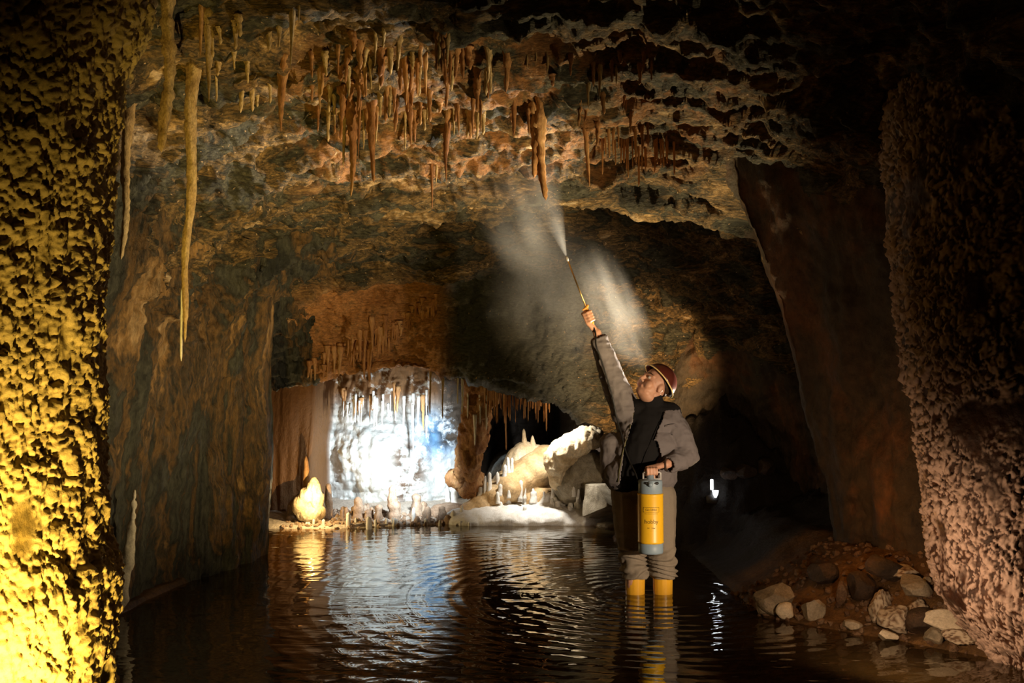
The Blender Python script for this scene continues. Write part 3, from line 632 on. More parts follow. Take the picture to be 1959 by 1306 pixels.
def stag(px, yb, yt, w, mat, label, group=None, tip=.55, pw=.7, lumps=.1, Y=None, name='stalagmite', flute=0.0, sides=12):
    p = at(px, yb, Y) if Y else on_floor(px, yb, True) if yb > 975 else on_rock(px, yb); k = p.y / F
    o = link(name, stag_mesh((yb - yt) * k, w * k / 2, w * k / 2 * tip, rng.randint(0, 9999), sides, pw, lumps, flute), M[mat])
    o.location = p; return tag(o, label, 'stalagmite', group)
lump('flowstone_streak', [(258 - k * 2.2 - (6 if k > 6 else 0), 945 + 21 * k, 5.93 + .005 * k, 5 + 1.1 * k, 1, .6, 2.2) for k in range(10)], 'pale_stone', 'pale flowstone streak running down the left wall to the water', 'flowstone', 15, .012, .012, 14)
stag(586, 935, 872, 18, 'orange_stal', 'narrow orange spire rising behind the big glowing stalagmite', tip=.25, Y=10.15)
stag(616, 992, 960, 16, 'cream', 'yellow stub on the right flank of the big glowing stalagmite', tip=.7)
stag(587, 996, 964, 14, 'brown_stal', 'dark brown knob in front of the big glowing stalagmite')
stag(629, 990, 925, 16, 'brown_stal', 'reddish brown stalagmite right of the big glowing one', tip=.7)
stag(667, 1006, 980, 9, 'white_stal', 'slim white stalagmite standing in the water, left one of two', tip=.85)
stag(705, 1012, 988, 12, 'white_stal', 'stout white stalagmite standing in the water, right one of two', tip=.8)
stag(791, 998, 970, 8, 'white_stal', 'white pin stalagmite at the middle of the far shore', tip=.7)
stag(820, 994, 978, 8, 'white_stal', 'small white stalagmite right of the white pin')
stag(856, 958, 930, 12, 'white_stal', 'white stalagmite on the brown hump, left one of the pair', tip=.45)
stag(870, 960, 928, 14, 'white_stal', 'white stalagmite on the brown hump, right one of the pair', tip=.7)
stag(884, 1000, 966, 10, 'white_stal', 'sharp white stalagmite at the right end of the low shore', tip=.35)
stag(866, 1000, 976, 14, 'white_stal', 'white lump left of the sharp white stalagmite', tip=.5)
stag(894, 1001, 982, 10, 'white_stal', 'white nub right of the sharp white stalagmite', tip=.6)
stag(752, 992, 928, 28, 'brown_stal', 'tall brown pointed stalagmite in the middle of the far shore', tip=.35, pw=.8, lumps=.14)
stag(684, 990, 950, 24, 'brown_stal', 'brown humped stalagmite left of the tall brown one', tip=.5, lumps=.14)
stag(795, 985, 944, 26, 'brown_stal', 'brown rounded stalagmite right of the tall brown one', tip=.5, lumps=.14)
for i in range(34):
    px = rng.uniform(556, 862); yb = rng.uniform(980, 1000); hgt = rng.uniform(8, 30)
    stag(px, yb, yb - hgt, rng.uniform(9, 20), 'brown_stal', 'small brown stalagmite knob on the crowded far shore', 'brown knobs on the far shore', tip=.6, lumps=.14)
for i in range(20):
    px = rng.uniform(548, 900); yb = rng.uniform(1000, 1006)
    stag(px, yb, yb - rng.uniform(4, 13), rng.uniform(5, 10), 'white_stal', 'tiny white nub along the waterline of the far shore', 'white nubs on the waterline', tip=.6, sides=8)
# flowstone forms on the right of the grotto
lump('stalagmite', [(577, 968, 9.98, 16, 1, 1, 1.3), (588, 950, 9.98, 15, 1, 1, 1.2), (600, 935, 9.98, 12, 1, 1, 1.3), (601, 922, 9.98, 7, 1, 1, 1.3), (606, 955, 9.98, 14, 1, 1, 1.6), (608, 978, 9.98, 14), (585, 980, 9.98, 18), (595, 985, 9.98, 18)], 'cream', 'big glowing yellow stalagmite at the left end of the far shore', 'stalagmite', 3, .010, .018, 16)
lump('flowstone_ramp', [(900, 985, 10.5, 26, 1, 2, 1), (925, 968, 10.6, 30, 1, 2, .9), (950, 948, 10.65, 33, 1, 2, .9), (975, 931, 10.7, 36, 1, 2, .9), (1000, 914, 10.8, 38, 1, 1.6, .9), (1025, 899, 10.85, 40, 1, 1.5, .9), (1045, 889, 10.9, 38), (1010, 950, 10.75, 40, 1.3, 1, .8)], 'tanslab', 'smooth tan flowstone ramp rising to the right behind the white terrace', 'flowstone', 5, .018, .012, 6)
lump('flowstone_terrace', [(905 + 30 * k, 992 - (k % 3) * 3, 10.5, 42, 1.5, 2.2, .55 + .05 * (k % 2)) for k in range(8)] + [(1080, 965, 10.6, 40, 1.2, 1, .7), (1120, 962, 10.55, 36, 1, 1, .8)], 'white_stal', 'low white flowstone terrace along the far water edge', 'flowstone', 6, .018, .02, 9)
lump('flowstone_mound', [(1000, 885, 10.95, 34), (1004, 868, 10.95, 24), (1022, 872, 10.95, 22), (985, 900, 10.95, 26)], 'cream', 'cream flowstone mound under two white spires', 'flowstone', 7, .016, .014, 12)
lump('flowstone_boulder', [(1132, 836, 10.2, 22, 1, 1.6, .9), (1120, 838, 10.2, 24, 1, 1.6, .9), (1106, 848, 10.2, 24, 1, 1.6, .9), (1092, 856, 10.2, 25, 1, 1.6, 1), (1078, 866, 10.2, 25, 1, 1.4, 1.1), (1066, 880, 10.25, 24, 1, 1.4, 1.3), (1070, 905, 10.3, 24, .8, 1, 1.3), (1082, 915, 10.3, 18, .6, 1, 1.6)], 'cream', 'large cream flowstone boulder sloping up behind the man', 'flowstone', 8, .014, .032, 13)
lump('rock_shelf', [(1120, 900, 10.35, 44), (1100, 925, 10.35, 40), (1140, 920, 10.3, 40)], 'stone', 'dark grey rock under the large cream boulder', 'rock', 9, .018, .03, 8)
lump('brown_hump', [(862, 985, 10.5, 26, 1.5, 1, .9), (840, 985, 10.5, 20), (885, 985, 10.5, 20)], 'brown_stal', 'rounded brown hump carrying the pair of white stalagmites', 'rock', 10, .016, .015, 9)
lump('flowstone_column', [(918, 730, 10.0, 26, 1.2, 1, 1.3), (916, 765, 10.05, 26, 1, 1, 1.5), (912, 800, 10.1, 25, 1, 1, 1.5), (906, 835, 10.15, 24, 1, 1, 1.5), (899, 868, 10.2, 22, 1, 1, 1.4), (893, 895, 10.35, 20, 1, 1, 1.2), (938, 745, 10.0, 20, 1, 1, 1.4), (900, 925, 10.5, 24), (880, 915, 10.45, 18, 1.3, 1, .8)], 'rust_stal', 'rust-brown flowstone column hanging between bright wall and dark alcove', 'flowstone', 12, .016, .06, 14)
stag(1003, 872, 820, 14, 'cream', 'taller white spire on top of the cream mound', tip=.3, Y=10.9); stag(1020, 874, 833, 16, 'cream', 'shorter white spire on top of the cream mound', tip=.3, Y=10.9)
for (px, yb, yt, w_, l) in ((972, 900, 874, 8, 'white finger stalagmite on the ramp, nearest the cream mound'), (979, 898, 875, 7, 'slimmer white finger touching the one nearest the cream mound'), (966, 906, 888, 9, 'white stub third from the cream mound on the ramp'), (952, 918, 902, 7, 'little white stub halfway down the ramp'), (936, 932, 903, 8, 'tall white finger low on the ramp'), (929, 934, 910, 7, 'white finger left of the tall one low on the ramp'), (921, 940, 918, 12, 'broad white lump at the lower end of the ramp'),
        (996, 944, 918, 9, 'beige twin stalagmite on the terrace, left one'), (1003, 944, 921, 8, 'beige twin stalagmite on the terrace, right one'), (1060, 948, 926, 12, 'white knob on the terrace beneath the large cream boulder'), (1108, 962, 920, 16, 'tall white cone at the right end of the terrace'), (1124, 960, 930, 8, 'white finger right of the tall white cone'), (1020, 952, 938, 14, 'low white lump in the middle of the terrace')):
    stag(px, yb + 3, yt, w_ * 1.15, 'white_stal', l, tip=.6)
for i in range(26):
    px = rng.uniform(915, 1120); yb = rng.uniform(940, 975)
    stag(px, yb, yb - rng.uniform(6, 16), rng.uniform(6, 12), 'white_stal', 'small white knob on the white flowstone terrace at the far water edge', 'white knobs on the terrace', tip=.6, sides=8)
# loose gravel on the bank and the far shore: uncountable
def gravel(name, n, pick, mat, label, s0, s1):
    V00, F0 = ico(1); V = []; Fc = []
    for i in range(n):
        x, y = pick(); z = floor_z(x, y); s = rng.uniform(s0, s1); R = np.array(Matrix.Rotation(rng.uniform(0, 6), 3, 'Z') @ Matrix.Rotation(rng.uniform(0, 6), 3, 'X'))
        V0 = V00 * np.array([[rng.uniform(.65, 1.15)] for _ in range(len(V00))])
        q = (V0 * np.array([s * rng.uniform(.7, 1.4), s, s * rng.uniform(.5, .9)]) * np.array([rng.uniform(.8, 1.2) for _ in range(3)])) @ R.T + np.array([x, y, z + s * .2])
        k = len(V); V.extend(q.tolist()); Fc.extend([(a + k, b + k, c + k) for a, b, c in F0])
    tag(link(name, mesh_from(name, V, Fc), M[mat], smooth=False), label, 'gravel', kind='stuff')
gravel('gravel', 700, lambda: (rng.uniform(1.35, 2.4), rng.uniform(5.0, 6.6)), 'crust_stone', 'loose stones and chips strewn over the rubble bank', .006, .03)
gravel('shore_rubble', 900, lambda: (rng.uniform(-2.25, -.45), rng.uniform(9.7, 10.5)), 'brown_stal', 'fine brown and pale rubble covering the far shore', .008, .03)

# work lamp standing on the dark heap
lp = empty('work_lamp', at(1362, 948, 8.55), 'small bright white work lamp standing on the dark heap right of the man', 'lamp')
M['lamp_white'] = plain('lamp_white', (.9, .9, .88), .4, emit=((.9, .95, 1.0), 4.0)); M['lamp_grey'] = plain('lamp_grey', (.08, .08, .08), .5)
def lathe(prof, n=24):
    V = []; Fc = []
    for (r, z) in prof:
        for k in range(n): V.append((r * math.cos(2 * math.pi * k / n), r * math.sin(2 * math.pi * k / n), z))
    for i in range(len(prof) - 1):
        for k in range(n): a, b = i * n + k, i * n + (k + 1) % n; Fc.append((a, b, b + n, a + n))
    Fc.append(tuple(range(n - 1, -1, -1))); Fc.append(tuple(range((len(prof) - 1) * n, len(prof) * n)))
    return V, Fc
o = link('tube', mesh_from('tube', *lathe([(.010, .05), (.014, .055), (.014, .135), (.008, .14)], 12)), M['lamp_white'], lp); o['label'] = 'glowing white tube'
link('stand', mesh_from('stand', *lathe([(.05, -.06), (.05, .0), (.02, .01), (.012, .05)], 12)), M['lamp_grey'], lp)
o = link('reflector', mesh_from('reflector', *lathe([(.008, -.03), (.022, .0), (.028, .03)], 12)), M['lamp_white'], lp); o.location = (.018, -.06, .02)

#@@PART3
# ------------------------------------------------------------------ the man
M['skin'] = plain('skin', (.58, .31, .20), .5, .4, bump=.15, bscale=120, var=.08, sss=.08)
M['lips'] = plain('lips', (.42, .15, .11), .45); M['eye'] = plain('eye', (.10, .07, .05), .15); M['eyewhite'] = plain('eyewhite', (.6, .55, .5), .2)
M['hair'] = plain('hair', (.045, .022, .010), .5, bump=.6, bscale=160)
M['jacket'] = plain('jacket_cloth', (.17, .150, .150), .85, .2, bump=.5, bscale=260, var=.12)
M['sweater'] = plain('black_sweater', (.012, .011, .011), .9, .15, bump=.5, bscale=300)
M['lining'] = plain('brown_lining', (.05, .028, .016), .85, .2)
M['piping'] = plain('olive_piping', (.10, .09, .035), .6)
M['trousers'] = plain('trousers_cloth', (.23, .19, .145), .85, .2, bump=.5, bscale=220, var=.15)
M['boots'] = plain('yellow_rubber', (.80, .42, .03), .35, .5, var=.06)
M['helmet'] = plain('brown_helmet', (.10, .022, .014), .28, .5, coat=.4)
M['trim'] = plain('pale_yellow_trim', (.95, .72, .30), .4)
M['steel'] = plain('steel', (.6, .58, .55), .25, metal=1.0)
MANY = 6.57
man = empty('person', (at(1238, 1130, MANY).x, MANY, -0.33), 'man in grey jacket, brown helmet and yellow boots reaching up with a spray lance', 'person')
def P3(px, py, dy=0.0): return at(px, py, MANY + dy)
class Blob:
    def __init__(self): self.bm = bmesh.new()
    def cap(self, a, b, ra, rb, seg=14, rings=5, squash=None):
        a, b = Vector(a), Vector(b); ax = (b - a); L = ax.length; q = ax.to_track_quat('Z', 'Y').to_matrix() if L > 1e-6 else Matrix.Identity(3)
        prof = [(ra * math.cos(t), -ra * math.sin(t)) for t in [math.pi / 2 * (1 - i / rings) for i in range(rings + 1)]]
        prof += [(rb * math.cos(t), L + rb * math.sin(t)) for t in [math.pi / 2 * i / rings for i in range(rings + 1)]]
        R = []
        for (r, z) in prof:
            R.append([self.bm.verts.new(a + q @ Vector((max(r, 1e-5) * math.cos(6.283185 * k / seg), max(r, 1e-5) * math.sin(6.283185 * k / seg), z))) for k in range(seg)])
        for i in range(len(R) - 1):
            for k in range(seg): self.bm.faces.new((R[i][k], R[i][(k + 1) % seg], R[i + 1][(k + 1) % seg], R[i + 1][k]))
        self.bm.faces.new(R[0][::-1]); self.bm.faces.new(R[-1])
    def ell(self, c, axes, rad):
        m = Matrix((axes[0], axes[1], axes[2])).transposed().to_4x4(); m = Matrix.Translation(Vector(c)) @ m @ Matrix.Diagonal((*rad, 1))
        bmesh.ops.create_icosphere(self.bm, subdivisions=3, radius=1.0, matrix=m)
    def chain(self, pts):
        for (a, ra), (b, rb) in zip(pts[:-1], pts[1:]): self.cap(a, b, ra, rb)
    def mesh(self, vox, smooth=4): return remesh(self.bm, vox, smooth)
def folds(me, amp, scale, seed, ridge=True):
    n = len(me.vertices); V = np.zeros(n * 3); me.vertices.foreach_get('co', V); V = V.reshape(-1, 3); nn = np.zeros(n * 3); me.vertices.foreach_get('normal', nn); nn = nn.reshape(-1, 3)
    V = V + nn * (amp * fbm(V, scale, 3, seed, .5, ridge))[:, None]; me.vertices.foreach_set('co', V.reshape(-1)); me.update(); return me
XA, YA, ZA = Vector((1, 0, 0)), Vector((0, 1, 0)), Vector((0, 0, 1))
# head frame: face up and to the left of the picture, a little towards the camera
FA = Vector((-.70, -.42, .58)).normalized(); UA = Vector((.62, .12, .76)); UA = (UA - FA * UA.dot(FA)).normalized(); SA = UA.cross(FA).normalized()   # SA: towards his left ear side
if SA.y > 0: SA = -SA                                            # the ear we see
HC = P3(1252, 735, -.02)
def hp(s, f, u): return HC + SA * s + FA * f + UA * u
RH = P3(1128, 605, -.06); RW = P3(1142, 636, -.04); RE = P3(1164, 702, .0); RS = P3(1197, 778, .02)
LS = P3(1287, 796, .02); LE = P3(1314, 868, -.02); LW = P3(1274, 888, -.17); LH = P3(1249, 894, -.235)
NK = P3(1246, 775, .02)
b = Blob()
b.ell(hp(0, -.008, .022), (SA, FA, UA), (.076, .098, .098)); b.ell(hp(0, .018, -.045), (SA, FA, UA), (.066, .074, .078))
b.ell(hp(0, .050, -.094), (SA, FA, UA), (.044, .036, .028)); b.ell(hp(0, .0, -.092), (SA, FA, UA), (.064, .070, .045)); b.ell(hp(0, .03, -.085), (SA, FA, UA), (.064, .052, .040))
for s in (-1, 1):
    b.ell(hp(s * .042, .060, -.040), (SA, FA, UA), (.032, .028, .034)); b.cap(hp(s * .018, .086, .026), hp(s * .05, .072, .024), .010, .009)
    b.ell(hp(s * .078, -.012, -.012), (SA, FA, UA), (.011, .022, .034)); b.ell(hp(s * .011, .098, -.036), (SA, FA, UA), (.010, .011, .009))
b.cap(hp(0, .088, .018), hp(0, .109, -.028), .010, .0125); b.cap(hp(-.02, .084, -.066), hp(.02, .084, -.066), .0095, .0095)
b.cap(hp(0, -.03, -.06), NK, .062, .066); b.cap(NK, P3(1240, 820, .03), .066, .10)
b.cap(P3(1240, 840, .03), P3(1232, 930, .03), .15, .15); b.cap(RS, LS, .06, .06)
b.chain([(RS, .058), (RE, .046), (RW, .028)]); b.chain([(LS, .058), (LE, .047), (LW, .029)])
K1, K2 = P3(1207, 1042, -.03), P3(1266, 1042, -.03); H1, H2 = P3(1203, 945, .02), P3(1258, 948, .02)
A1 = Vector((P3(1214, 1110, 0).x, MANY + .02, -.24)); A2 = Vector((P3(1267, 1110, 0).x, MANY + .02, -.24))
b.chain([(H1, .075), (K1, .045), (A1, .034)]); b.chain([(H2, .075), (K2, .045), (A2, .034)])
for A in (A1, A2): b.cap(A, A + Vector((.0, -.15, -.045)), .038, .03)
def hand(B, wrist, C, axis, kn, rg, flip=1):
    """fist closed round a bar through C along axis; kn points from the bar to the knuckles"""
    axis = axis.normalized(); kn = (kn - axis * kn.dot(axis)).normalized(); sd = axis.cross(kn) * flip
    for i, (ln, rr) in enumerate(((.94, .0088), (1.0, .0092), (.96, .0088), (.82, .0078))):
        o = C + axis * (i - 1.5) * -.0198
        pol = lambda a, r: o + (kn * math.cos(a) + sd * math.sin(a)) * r
        k0 = pol(math.radians(-62), rg + .022); k1 = pol(math.radians(0), rg + .014 + .004 * ln); k2 = pol(math.radians(82), rg + .011); k3 = pol(math.radians(165 * ln), rg + .009)
        B.cap(k0, k1, rr + .0016, rr + .001, 10, 3); B.cap(k1, k2, rr + .0006, rr, 10, 3); B.cap(k2, k3, rr, rr - .001, 10, 3)
        B.cap(wrist, k0, .021, .0125, 12, 4)
    t0 = C + axis * .030 + (kn * math.cos(-1.9) + sd * math.sin(-1.9)) * (rg + .030); t1 = C + axis * .040 + (kn * math.cos(-2.6) + sd * math.sin(-2.6)) * (rg + .016); t2 = C + axis * .030 + (kn * math.cos(2.75) + sd * math.sin(2.75)) * (rg + .012)
    B.cap(wrist, t0, .019, .013, 12, 4); B.cap(t0, t1, .0125, .011, 10, 3); B.cap(t1, t2, .011, .009, 10, 3)
NOZ = at(1083, 490, 6.47); GR = RH + Vector((0, 0, 0))
LANCE = (NOZ - GR).normalized()
hand(b, RW, GR, LANCE, Vector((-.35, -.85, .2)), .011, 1)
HBAR = at(1247, 903, 6.325)
hand(b, LW, HBAR, Vector((1, .05, .02)) * -1, Vector((-.0, -.55, .75)), .008, -1)
body = put(link('body', folds(b.mesh(.005, 3), .001, (30, 30, 30), 3), M['skin']), man)
# eyes, lips
for s in (-1, 1):
    eb = Blob(); eb.ell(hp(s * .032, .083, .004), (SA, FA, UA), (.0135, .009, .009)); me = bpy.data.meshes.new('eye'); eb.bm.to_mesh(me); put(link('eye', me, M['eyewhite']), man)
    eb = Blob(); eb.ell(hp(s * .032, .0905, .006), (SA, FA, UA), (.006, .0035, .006)); me = bpy.data.meshes.new('iris'); eb.bm.to_mesh(me); put(link('iris', me, M['eye']), man)
    eb = Blob(); eb.chain([(hp(s * .016, .097, .026), .004), (hp(s * .034, .093, .031), .0045), (hp(s * .054, .076, .026), .003)]); put(link('eyebrow', eb.mesh(.003, 2), M['hair']), man)
eb = Blob(); eb.chain([(hp(-.023, .088, -.067), .004), (hp(0, .0965, -.065), .006), (hp(.023, .088, -.067), .004)]); put(link('lips', eb.mesh(.003, 2), M['lips']), man)
# helmet, trim, hair
def dome(c, rad, pn, pd, name, mat, thick, n=36, m=20, parent=None):
    """ellipsoid cap on the side pn of a plane through c + pn*pd, in the head frame"""
    V = []; Fc = []; pn = Vector(pn).normalized(); cut = []
    for i in range(m + 1):
        for k in range(n):
            a = 2 * math.pi * k / n
            lo, hi = 0.0, math.pi
            for _ in range(24):
                mid = (lo + hi) / 2; q = Vector((rad[0] * math.sin(mid) * math.cos(a), rad[1] * math.sin(mid) * math.sin(a), rad[2] * math.cos(mid)))
                if q.dot(pn) > pd: lo = mid
                else: hi = mid
            th = lo * i / m; q = Vector((rad[0] * math.sin(th) * math.cos(a), rad[1] * math.sin(th) * math.sin(a), rad[2] * math.cos(th)))
            V.append(c + SA * q.x + FA * q.y + UA * q.z)
            if i == m: cut.append(V[-1])
    for i in range(m):
        for k in range(n): p0, p1 = i * n + k, i * n + (k + 1) % n; Fc.append((p0, p0 + n, p1 + n, p1))
    o = link(name, mesh_from(name, V, Fc), mat); sm = o.modifiers.new('solid', 'SOLIDIFY'); sm.thickness = thick; sm.offset = 0
    return put(o, man), cut
dome(hp(0, -.012, .022), (.082, .103, .103), (0, -.62, .78), .006, 'hair', M['hair'], .004)
hel, rim = dome(hp(0, -.016, .035), (.103, .124, .112), (0, -.30, .95), .010, 'helmet', M['helmet'], .006)
# short brim and the pale trim along its edge
BR = []; n = len(rim); V = []; Fc = []
for k, p in enumerate(rim):
    a = 2 * math.pi * k / n; out = (SA * math.cos(a) + FA * math.sin(a)); w_ = .012 + .012 * max(0, math.sin(a))
    V += [p, p + out * w_ - UA * .004, p + out * w_ - UA * .009, p - UA * .006 + out * .0]; BR.append(p + out * w_ - UA * .0065)
for k in range(n):
    for j in range(4): Fc.append((k * 4 + j, k * 4 + (j + 1) % 4, ((k + 1) % n) * 4 + (j + 1) % 4, ((k + 1) % n) * 4 + j))
o = put(link('brim', mesh_from('brim', V, Fc), M['helmet']), hel)
def tube(name, pts, r, mat, sides=8, closed=False):
    pts = [Vector(p) for p in pts]; V = []; Fc = []; up = Vector((.3, .2, 1)).normalized(); n = len(pts)
    for i, p in enumerate(pts):
        t = (pts[(i + 1) % n] - pts[i - 1]) if closed else (pts[min(i + 1, n - 1)] - pts[max(i - 1, 0)])
        t.normalize(); s = t.cross(up); s = s.normalized() if s.length > 1e-4 else XA; u = s.cross(t)
        rr = r[i] if isinstance(r, (list, tuple)) else r
        for k in range(sides): a = 2 * math.pi * k / sides; V.append(p + s * (rr * math.cos(a)) + u * (rr * math.sin(a)))
    for i in range(n if closed else n - 1):
        for k in range(sides): a0 = i * sides + k; a1 = i * sides + (k + 1) % sides; j = ((i + 1) % n) * sides; Fc.append((a0, a1, j + (k + 1) % sides, j + k))
    if not closed: Fc.append(tuple(range(sides - 1, -1, -1))); Fc.append(tuple(range((n - 1) * sides, n * sides)))
    return link(name, mesh_from(name, V, Fc), mat)
o = put(tube('helmet_trim', BR, .0042, M['trim'], 8, True), hel); o['label'] = 'pale yellow trim on the helmet brim'
# sweater / vest: one dark volume from collar to waist
b = Blob(); b.chain([(P3(1247, 764, 0), .072), (NK, .078), (P3(1238, 808, .01), .115), (P3(1226, 860, .0), .150), (P3(1212, 915, .01), .150)])
b.ell(P3(1240, 800, .02), (XA, YA, ZA), (.175, .11, .075)); b.cap(P3(1205, 785, .02), P3(1280, 792, .02), .082, .082); b.ell(P3(1212, 925, .01), (XA, YA, ZA), (.165, .14, .07))
sw = put(link('sweater', folds(b.mesh(.008, 4), .006, (14, 14, 14), 8), M['sweater']), man); sw['label'] = 'black high-necked sweater'
# jacket: body and both sleeves, open down the front
b = Blob()
b.ell(P3(1240, 812, .02), (XA, YA, ZA), (.215, .135, .12)); b.ell(P3(1236, 865, .02), (XA, YA, ZA), (.235, .172, .22)); b.ell(P3(1222, 905, .02), (XA, YA, ZA), (.235, .178, .16))
b.cap(P3(1170, 850, .02), P3(1172, 902, .03), .075, .075); b.cap(P3(1272, 850, .02), P3(1268, 915, .03), .085, .088)
b.ell(P3(1247, 786, .02), (XA, YA, ZA), (.115, .095, .075))
b.chain([(P3(1200, 790, .02), .100), (P3(1182, 748, .01), .086), (RE, .074), (P3(1153, 668, -.02), .062), (P3(1147, 652, -.03), .054)])
b.chain([(P3(1280, 805, .02), .100), (P3(1300, 838, .0), .090), (LE, .080), (P3(1298, 880, -.09), .070), (P3(1284, 886, -.14), .056)])
me = folds(b.mesh(.008, 4), .011, (9, 9, 13), 15); folds(me, .004, (26, 26, 26), 16)
def inside(pt, poly):
    x, y = pt; c = False
    for (x0, y0), (x1, y1) in zip(poly, poly[1:] + poly[:1]):
        if (y0 > y) != (y1 > y) and x < (x1 - x0) * (y - y0) / (y1 - y0 + 1e-9) + x0: c = not c
    return c
OPEN = [(P3(px, py).x, P3(px, py).z) for px, py in ((1206, 752), (1240, 735), (1283, 756), (1268, 790), (1246, 840), (1226, 892), (1221, 960), (1180, 960), (1183, 900), (1192, 850), (1206, 805), (1212, 780))]
bm = bmesh.new(); bm.from_mesh(me)
neck = [f for f in bm.faces if f.calc_center_median().z > P3(1247, 764).z and (f.calc_center_median() - NK).length < .115 and f.calc_center_median().x > P3(1222, 760).x]
hemz = P3(1200, 940).z; wr1 = (P3(1153, 668, -.02) - P3(1147, 652, -.03)).normalized(); wr2 = (P3(1298, 880, -.09) - P3(1284, 886, -.14)).normalized()
kill = [f for f in bm.faces if (f.calc_center_median().y < MANY + .0 and inside((f.calc_center_median().x, f.calc_center_median().z), OPEN)) or f.calc_center_median().z < hemz
        or (f.calc_center_median() - P3(1147, 652, -.03)).dot(wr1) < -.03 and f.calc_center_median().z > 1.55 or ((f.calc_center_median() - P3(1284, 886, -.14)).dot(wr2) < -.034 and f.calc_center_median().y < MANY - .14 and f.calc_center_median().x < P3(1290, 0).x + .02)]
bmesh.ops.delete(bm, geom=list(set(kill + neck)), context='FACES'); bm.to_mesh(me); bm.free()
jk = put(link('jacket', me, M['jacket']), man); me.materials.append(M['lining']); jk['label'] = 'grey work jacket worn open'
sm = jk.modifiers.new('solid', 'SOLIDIFY'); sm.thickness = .009; sm.offset = -1
# piping along the opening, chest pocket, belt strap, wrist band
def front(px, py, extra=.0):
    o = Vector((0, 0, CAMH)); d = ray(px, py); best = None
    for ob in (jk, sw):
        r = TREES[ob.name].ray_cast(o, d)
        if r[0] and (best is None or r[3] < best[3]): best = r
    return (best[0] - d.normalized() * (.004 + extra)) if best else P3(px, py, -.18)
TREES = {}
for ob in (jk, sw):
    bm = bmesh.new(); bm.from_mesh(ob.data); TREES[ob.name] = BVHTree.FromBMesh(bm); bm.free()
z1 = put(tube('zip', [front(px, py) for px, py in ((1212, 790), (1205, 815), (1197, 845), (1190, 872), (1185, 900), (1182, 922))], .0045, M['piping'], 6), jk); z1['label'] = 'olive zip edge'
z1 = put(tube('zip', [front(px, py) for px, py in ((1270, 788), (1258, 815), (1247, 840), (1236, 866), (1228, 888), (1224, 915))], .004, M['sweater'], 6), jk); z1['label'] = 'dark zip edge'
put(tube('pocket_flap', [front(px, py, .002) for px, py in ((1272, 815), (1280, 813), (1290, 812), (1296, 815))], .006, M['jacket'], 6), jk)
wb_ = put(tube('wristband', [LW + (XA * math.cos(a) * .3 + ZA * math.sin(a) + YA * math.cos(a) * .9) * .036 for a in [6.283 * k / 20 for k in range(20)]], .008, M['lining'], 8, True), man); wb_['label'] = 'dark wrist band'
# trousers
b = Blob(); b.ell(P3(1230, 940, .02), (XA, YA, ZA), (.20, .155, .10))
b.chain([(H1 + Vector((-.005, 0, 0)), .115), (P3(1203, 990, .0), .105), (K1, .086), (P3(1210, 1072, .0), .086), (P3(1215, 1093, .01), .086)])
b.chain([(H2 + Vector((.005, 0, 0)), .115), (P3(1262, 990, .0), .105), (K2, .086), (P3(1266, 1072, .0), .089), (P3(1268, 1095, .01), .088)])
me = folds(b.mesh(.008, 4), .007, (7, 7, 12), 21)
V = np.zeros(len(me.vertices) * 3); me.vertices.foreach_get('co', V); V = V.reshape(-1, 3); nn = np.zeros(len(me.vertices) * 3); me.vertices.foreach_get('normal', nn); nn = nn.reshape(-1, 3)
lowz = np.clip((P3(0, 1040).z - V[:, 2]) / .06, 0, 1) * np.clip((V[:, 2] - .07) / .03, 0, 1); V += nn * (.011 * lowz * np.sin(V[:, 2] * 150 + 5 * np.sin(V[:, 0] * 16 + V[:, 2] * 20) + 3 * fbm(V, (8, 8, 8), 2, 5)))[:, None]
me.vertices.foreach_set('co', V.reshape(-1)); me.update()
bm = bmesh.new(); bm.from_mesh(me); bmesh.ops.bisect_plane(bm, geom=bm.verts[:] + bm.edges[:] + bm.faces[:], plane_co=(0, 0, P3(0, 1105).z), plane_no=(0, 0, 1), clear_inner=True); bm.to_mesh(me); bm.free()
tr_ = put(link('trousers', me, M['trousers']), man); tr_['label'] = 'grey-green trousers bunched over the boots'
# boots
for A, px in ((A1, 1215), (A2, 1268)):
    top = P3(px, 1101, .01); b = Blob(); b.chain([(Vector((top.x, top.y, .12)), .066), (Vector((top.x, top.y, -.05)), .062), (A + Vector((0, .01, -.01)), .054)])
    b.cap(A + Vector((0, .02, -.03)), A + Vector((0, -.17, -.042)), .050, .044)
    me = b.mesh(.007, 3); bm = bmesh.new(); bm.from_mesh(me)
    bmesh.ops.bisect_plane(bm, geom=bm.verts[:] + bm.edges[:] + bm.faces[:], plane_co=(0, 0, .115), plane_no=(0, 0, 1), clear_outer=True); bm.to_mesh(me); bm.free()
    put(link('boot', me, M['boots']), man)

# ------------------------------------------------------------------ the pump sprayer he holds
M['tank'] = plain('yellow_tank', (.88, .50, .02), .38, .5); M['bluegrey'] = plain('blue_grey_plastic', (.25, .33, .40), .45, .4); M['greyp'] = plain('light_grey_plastic', (.50, .48, .46), .45)
M['print'] = plain('label_print', (.22, .14, .02), .6); M['hose'] = plain('black_hose', (.012, .011, .010), .5)
M['orange_p'] = plain('orange_plastic', (.75, .32, .04), .4); M['brass'] = plain('brass', (.75, .5, .2), .35, metal=1.0)
SY = 6.33; sb = at(1245, 1058, SY); st_ = at(1245, 917, SY); RT = 24.5 / F * SY; HT = st_.z - sb.z; kS = SY / F
spr = empty('pump_sprayer', sb, 'yellow and blue-grey pump sprayer with spray lance held by the man', 'sprayer')
def lp_(prof, name, mat, n=40): return link(name, mesh_from(name, *lathe(prof, n)), mat, spr)
z1, z2 = 20 * kS, 113 * kS
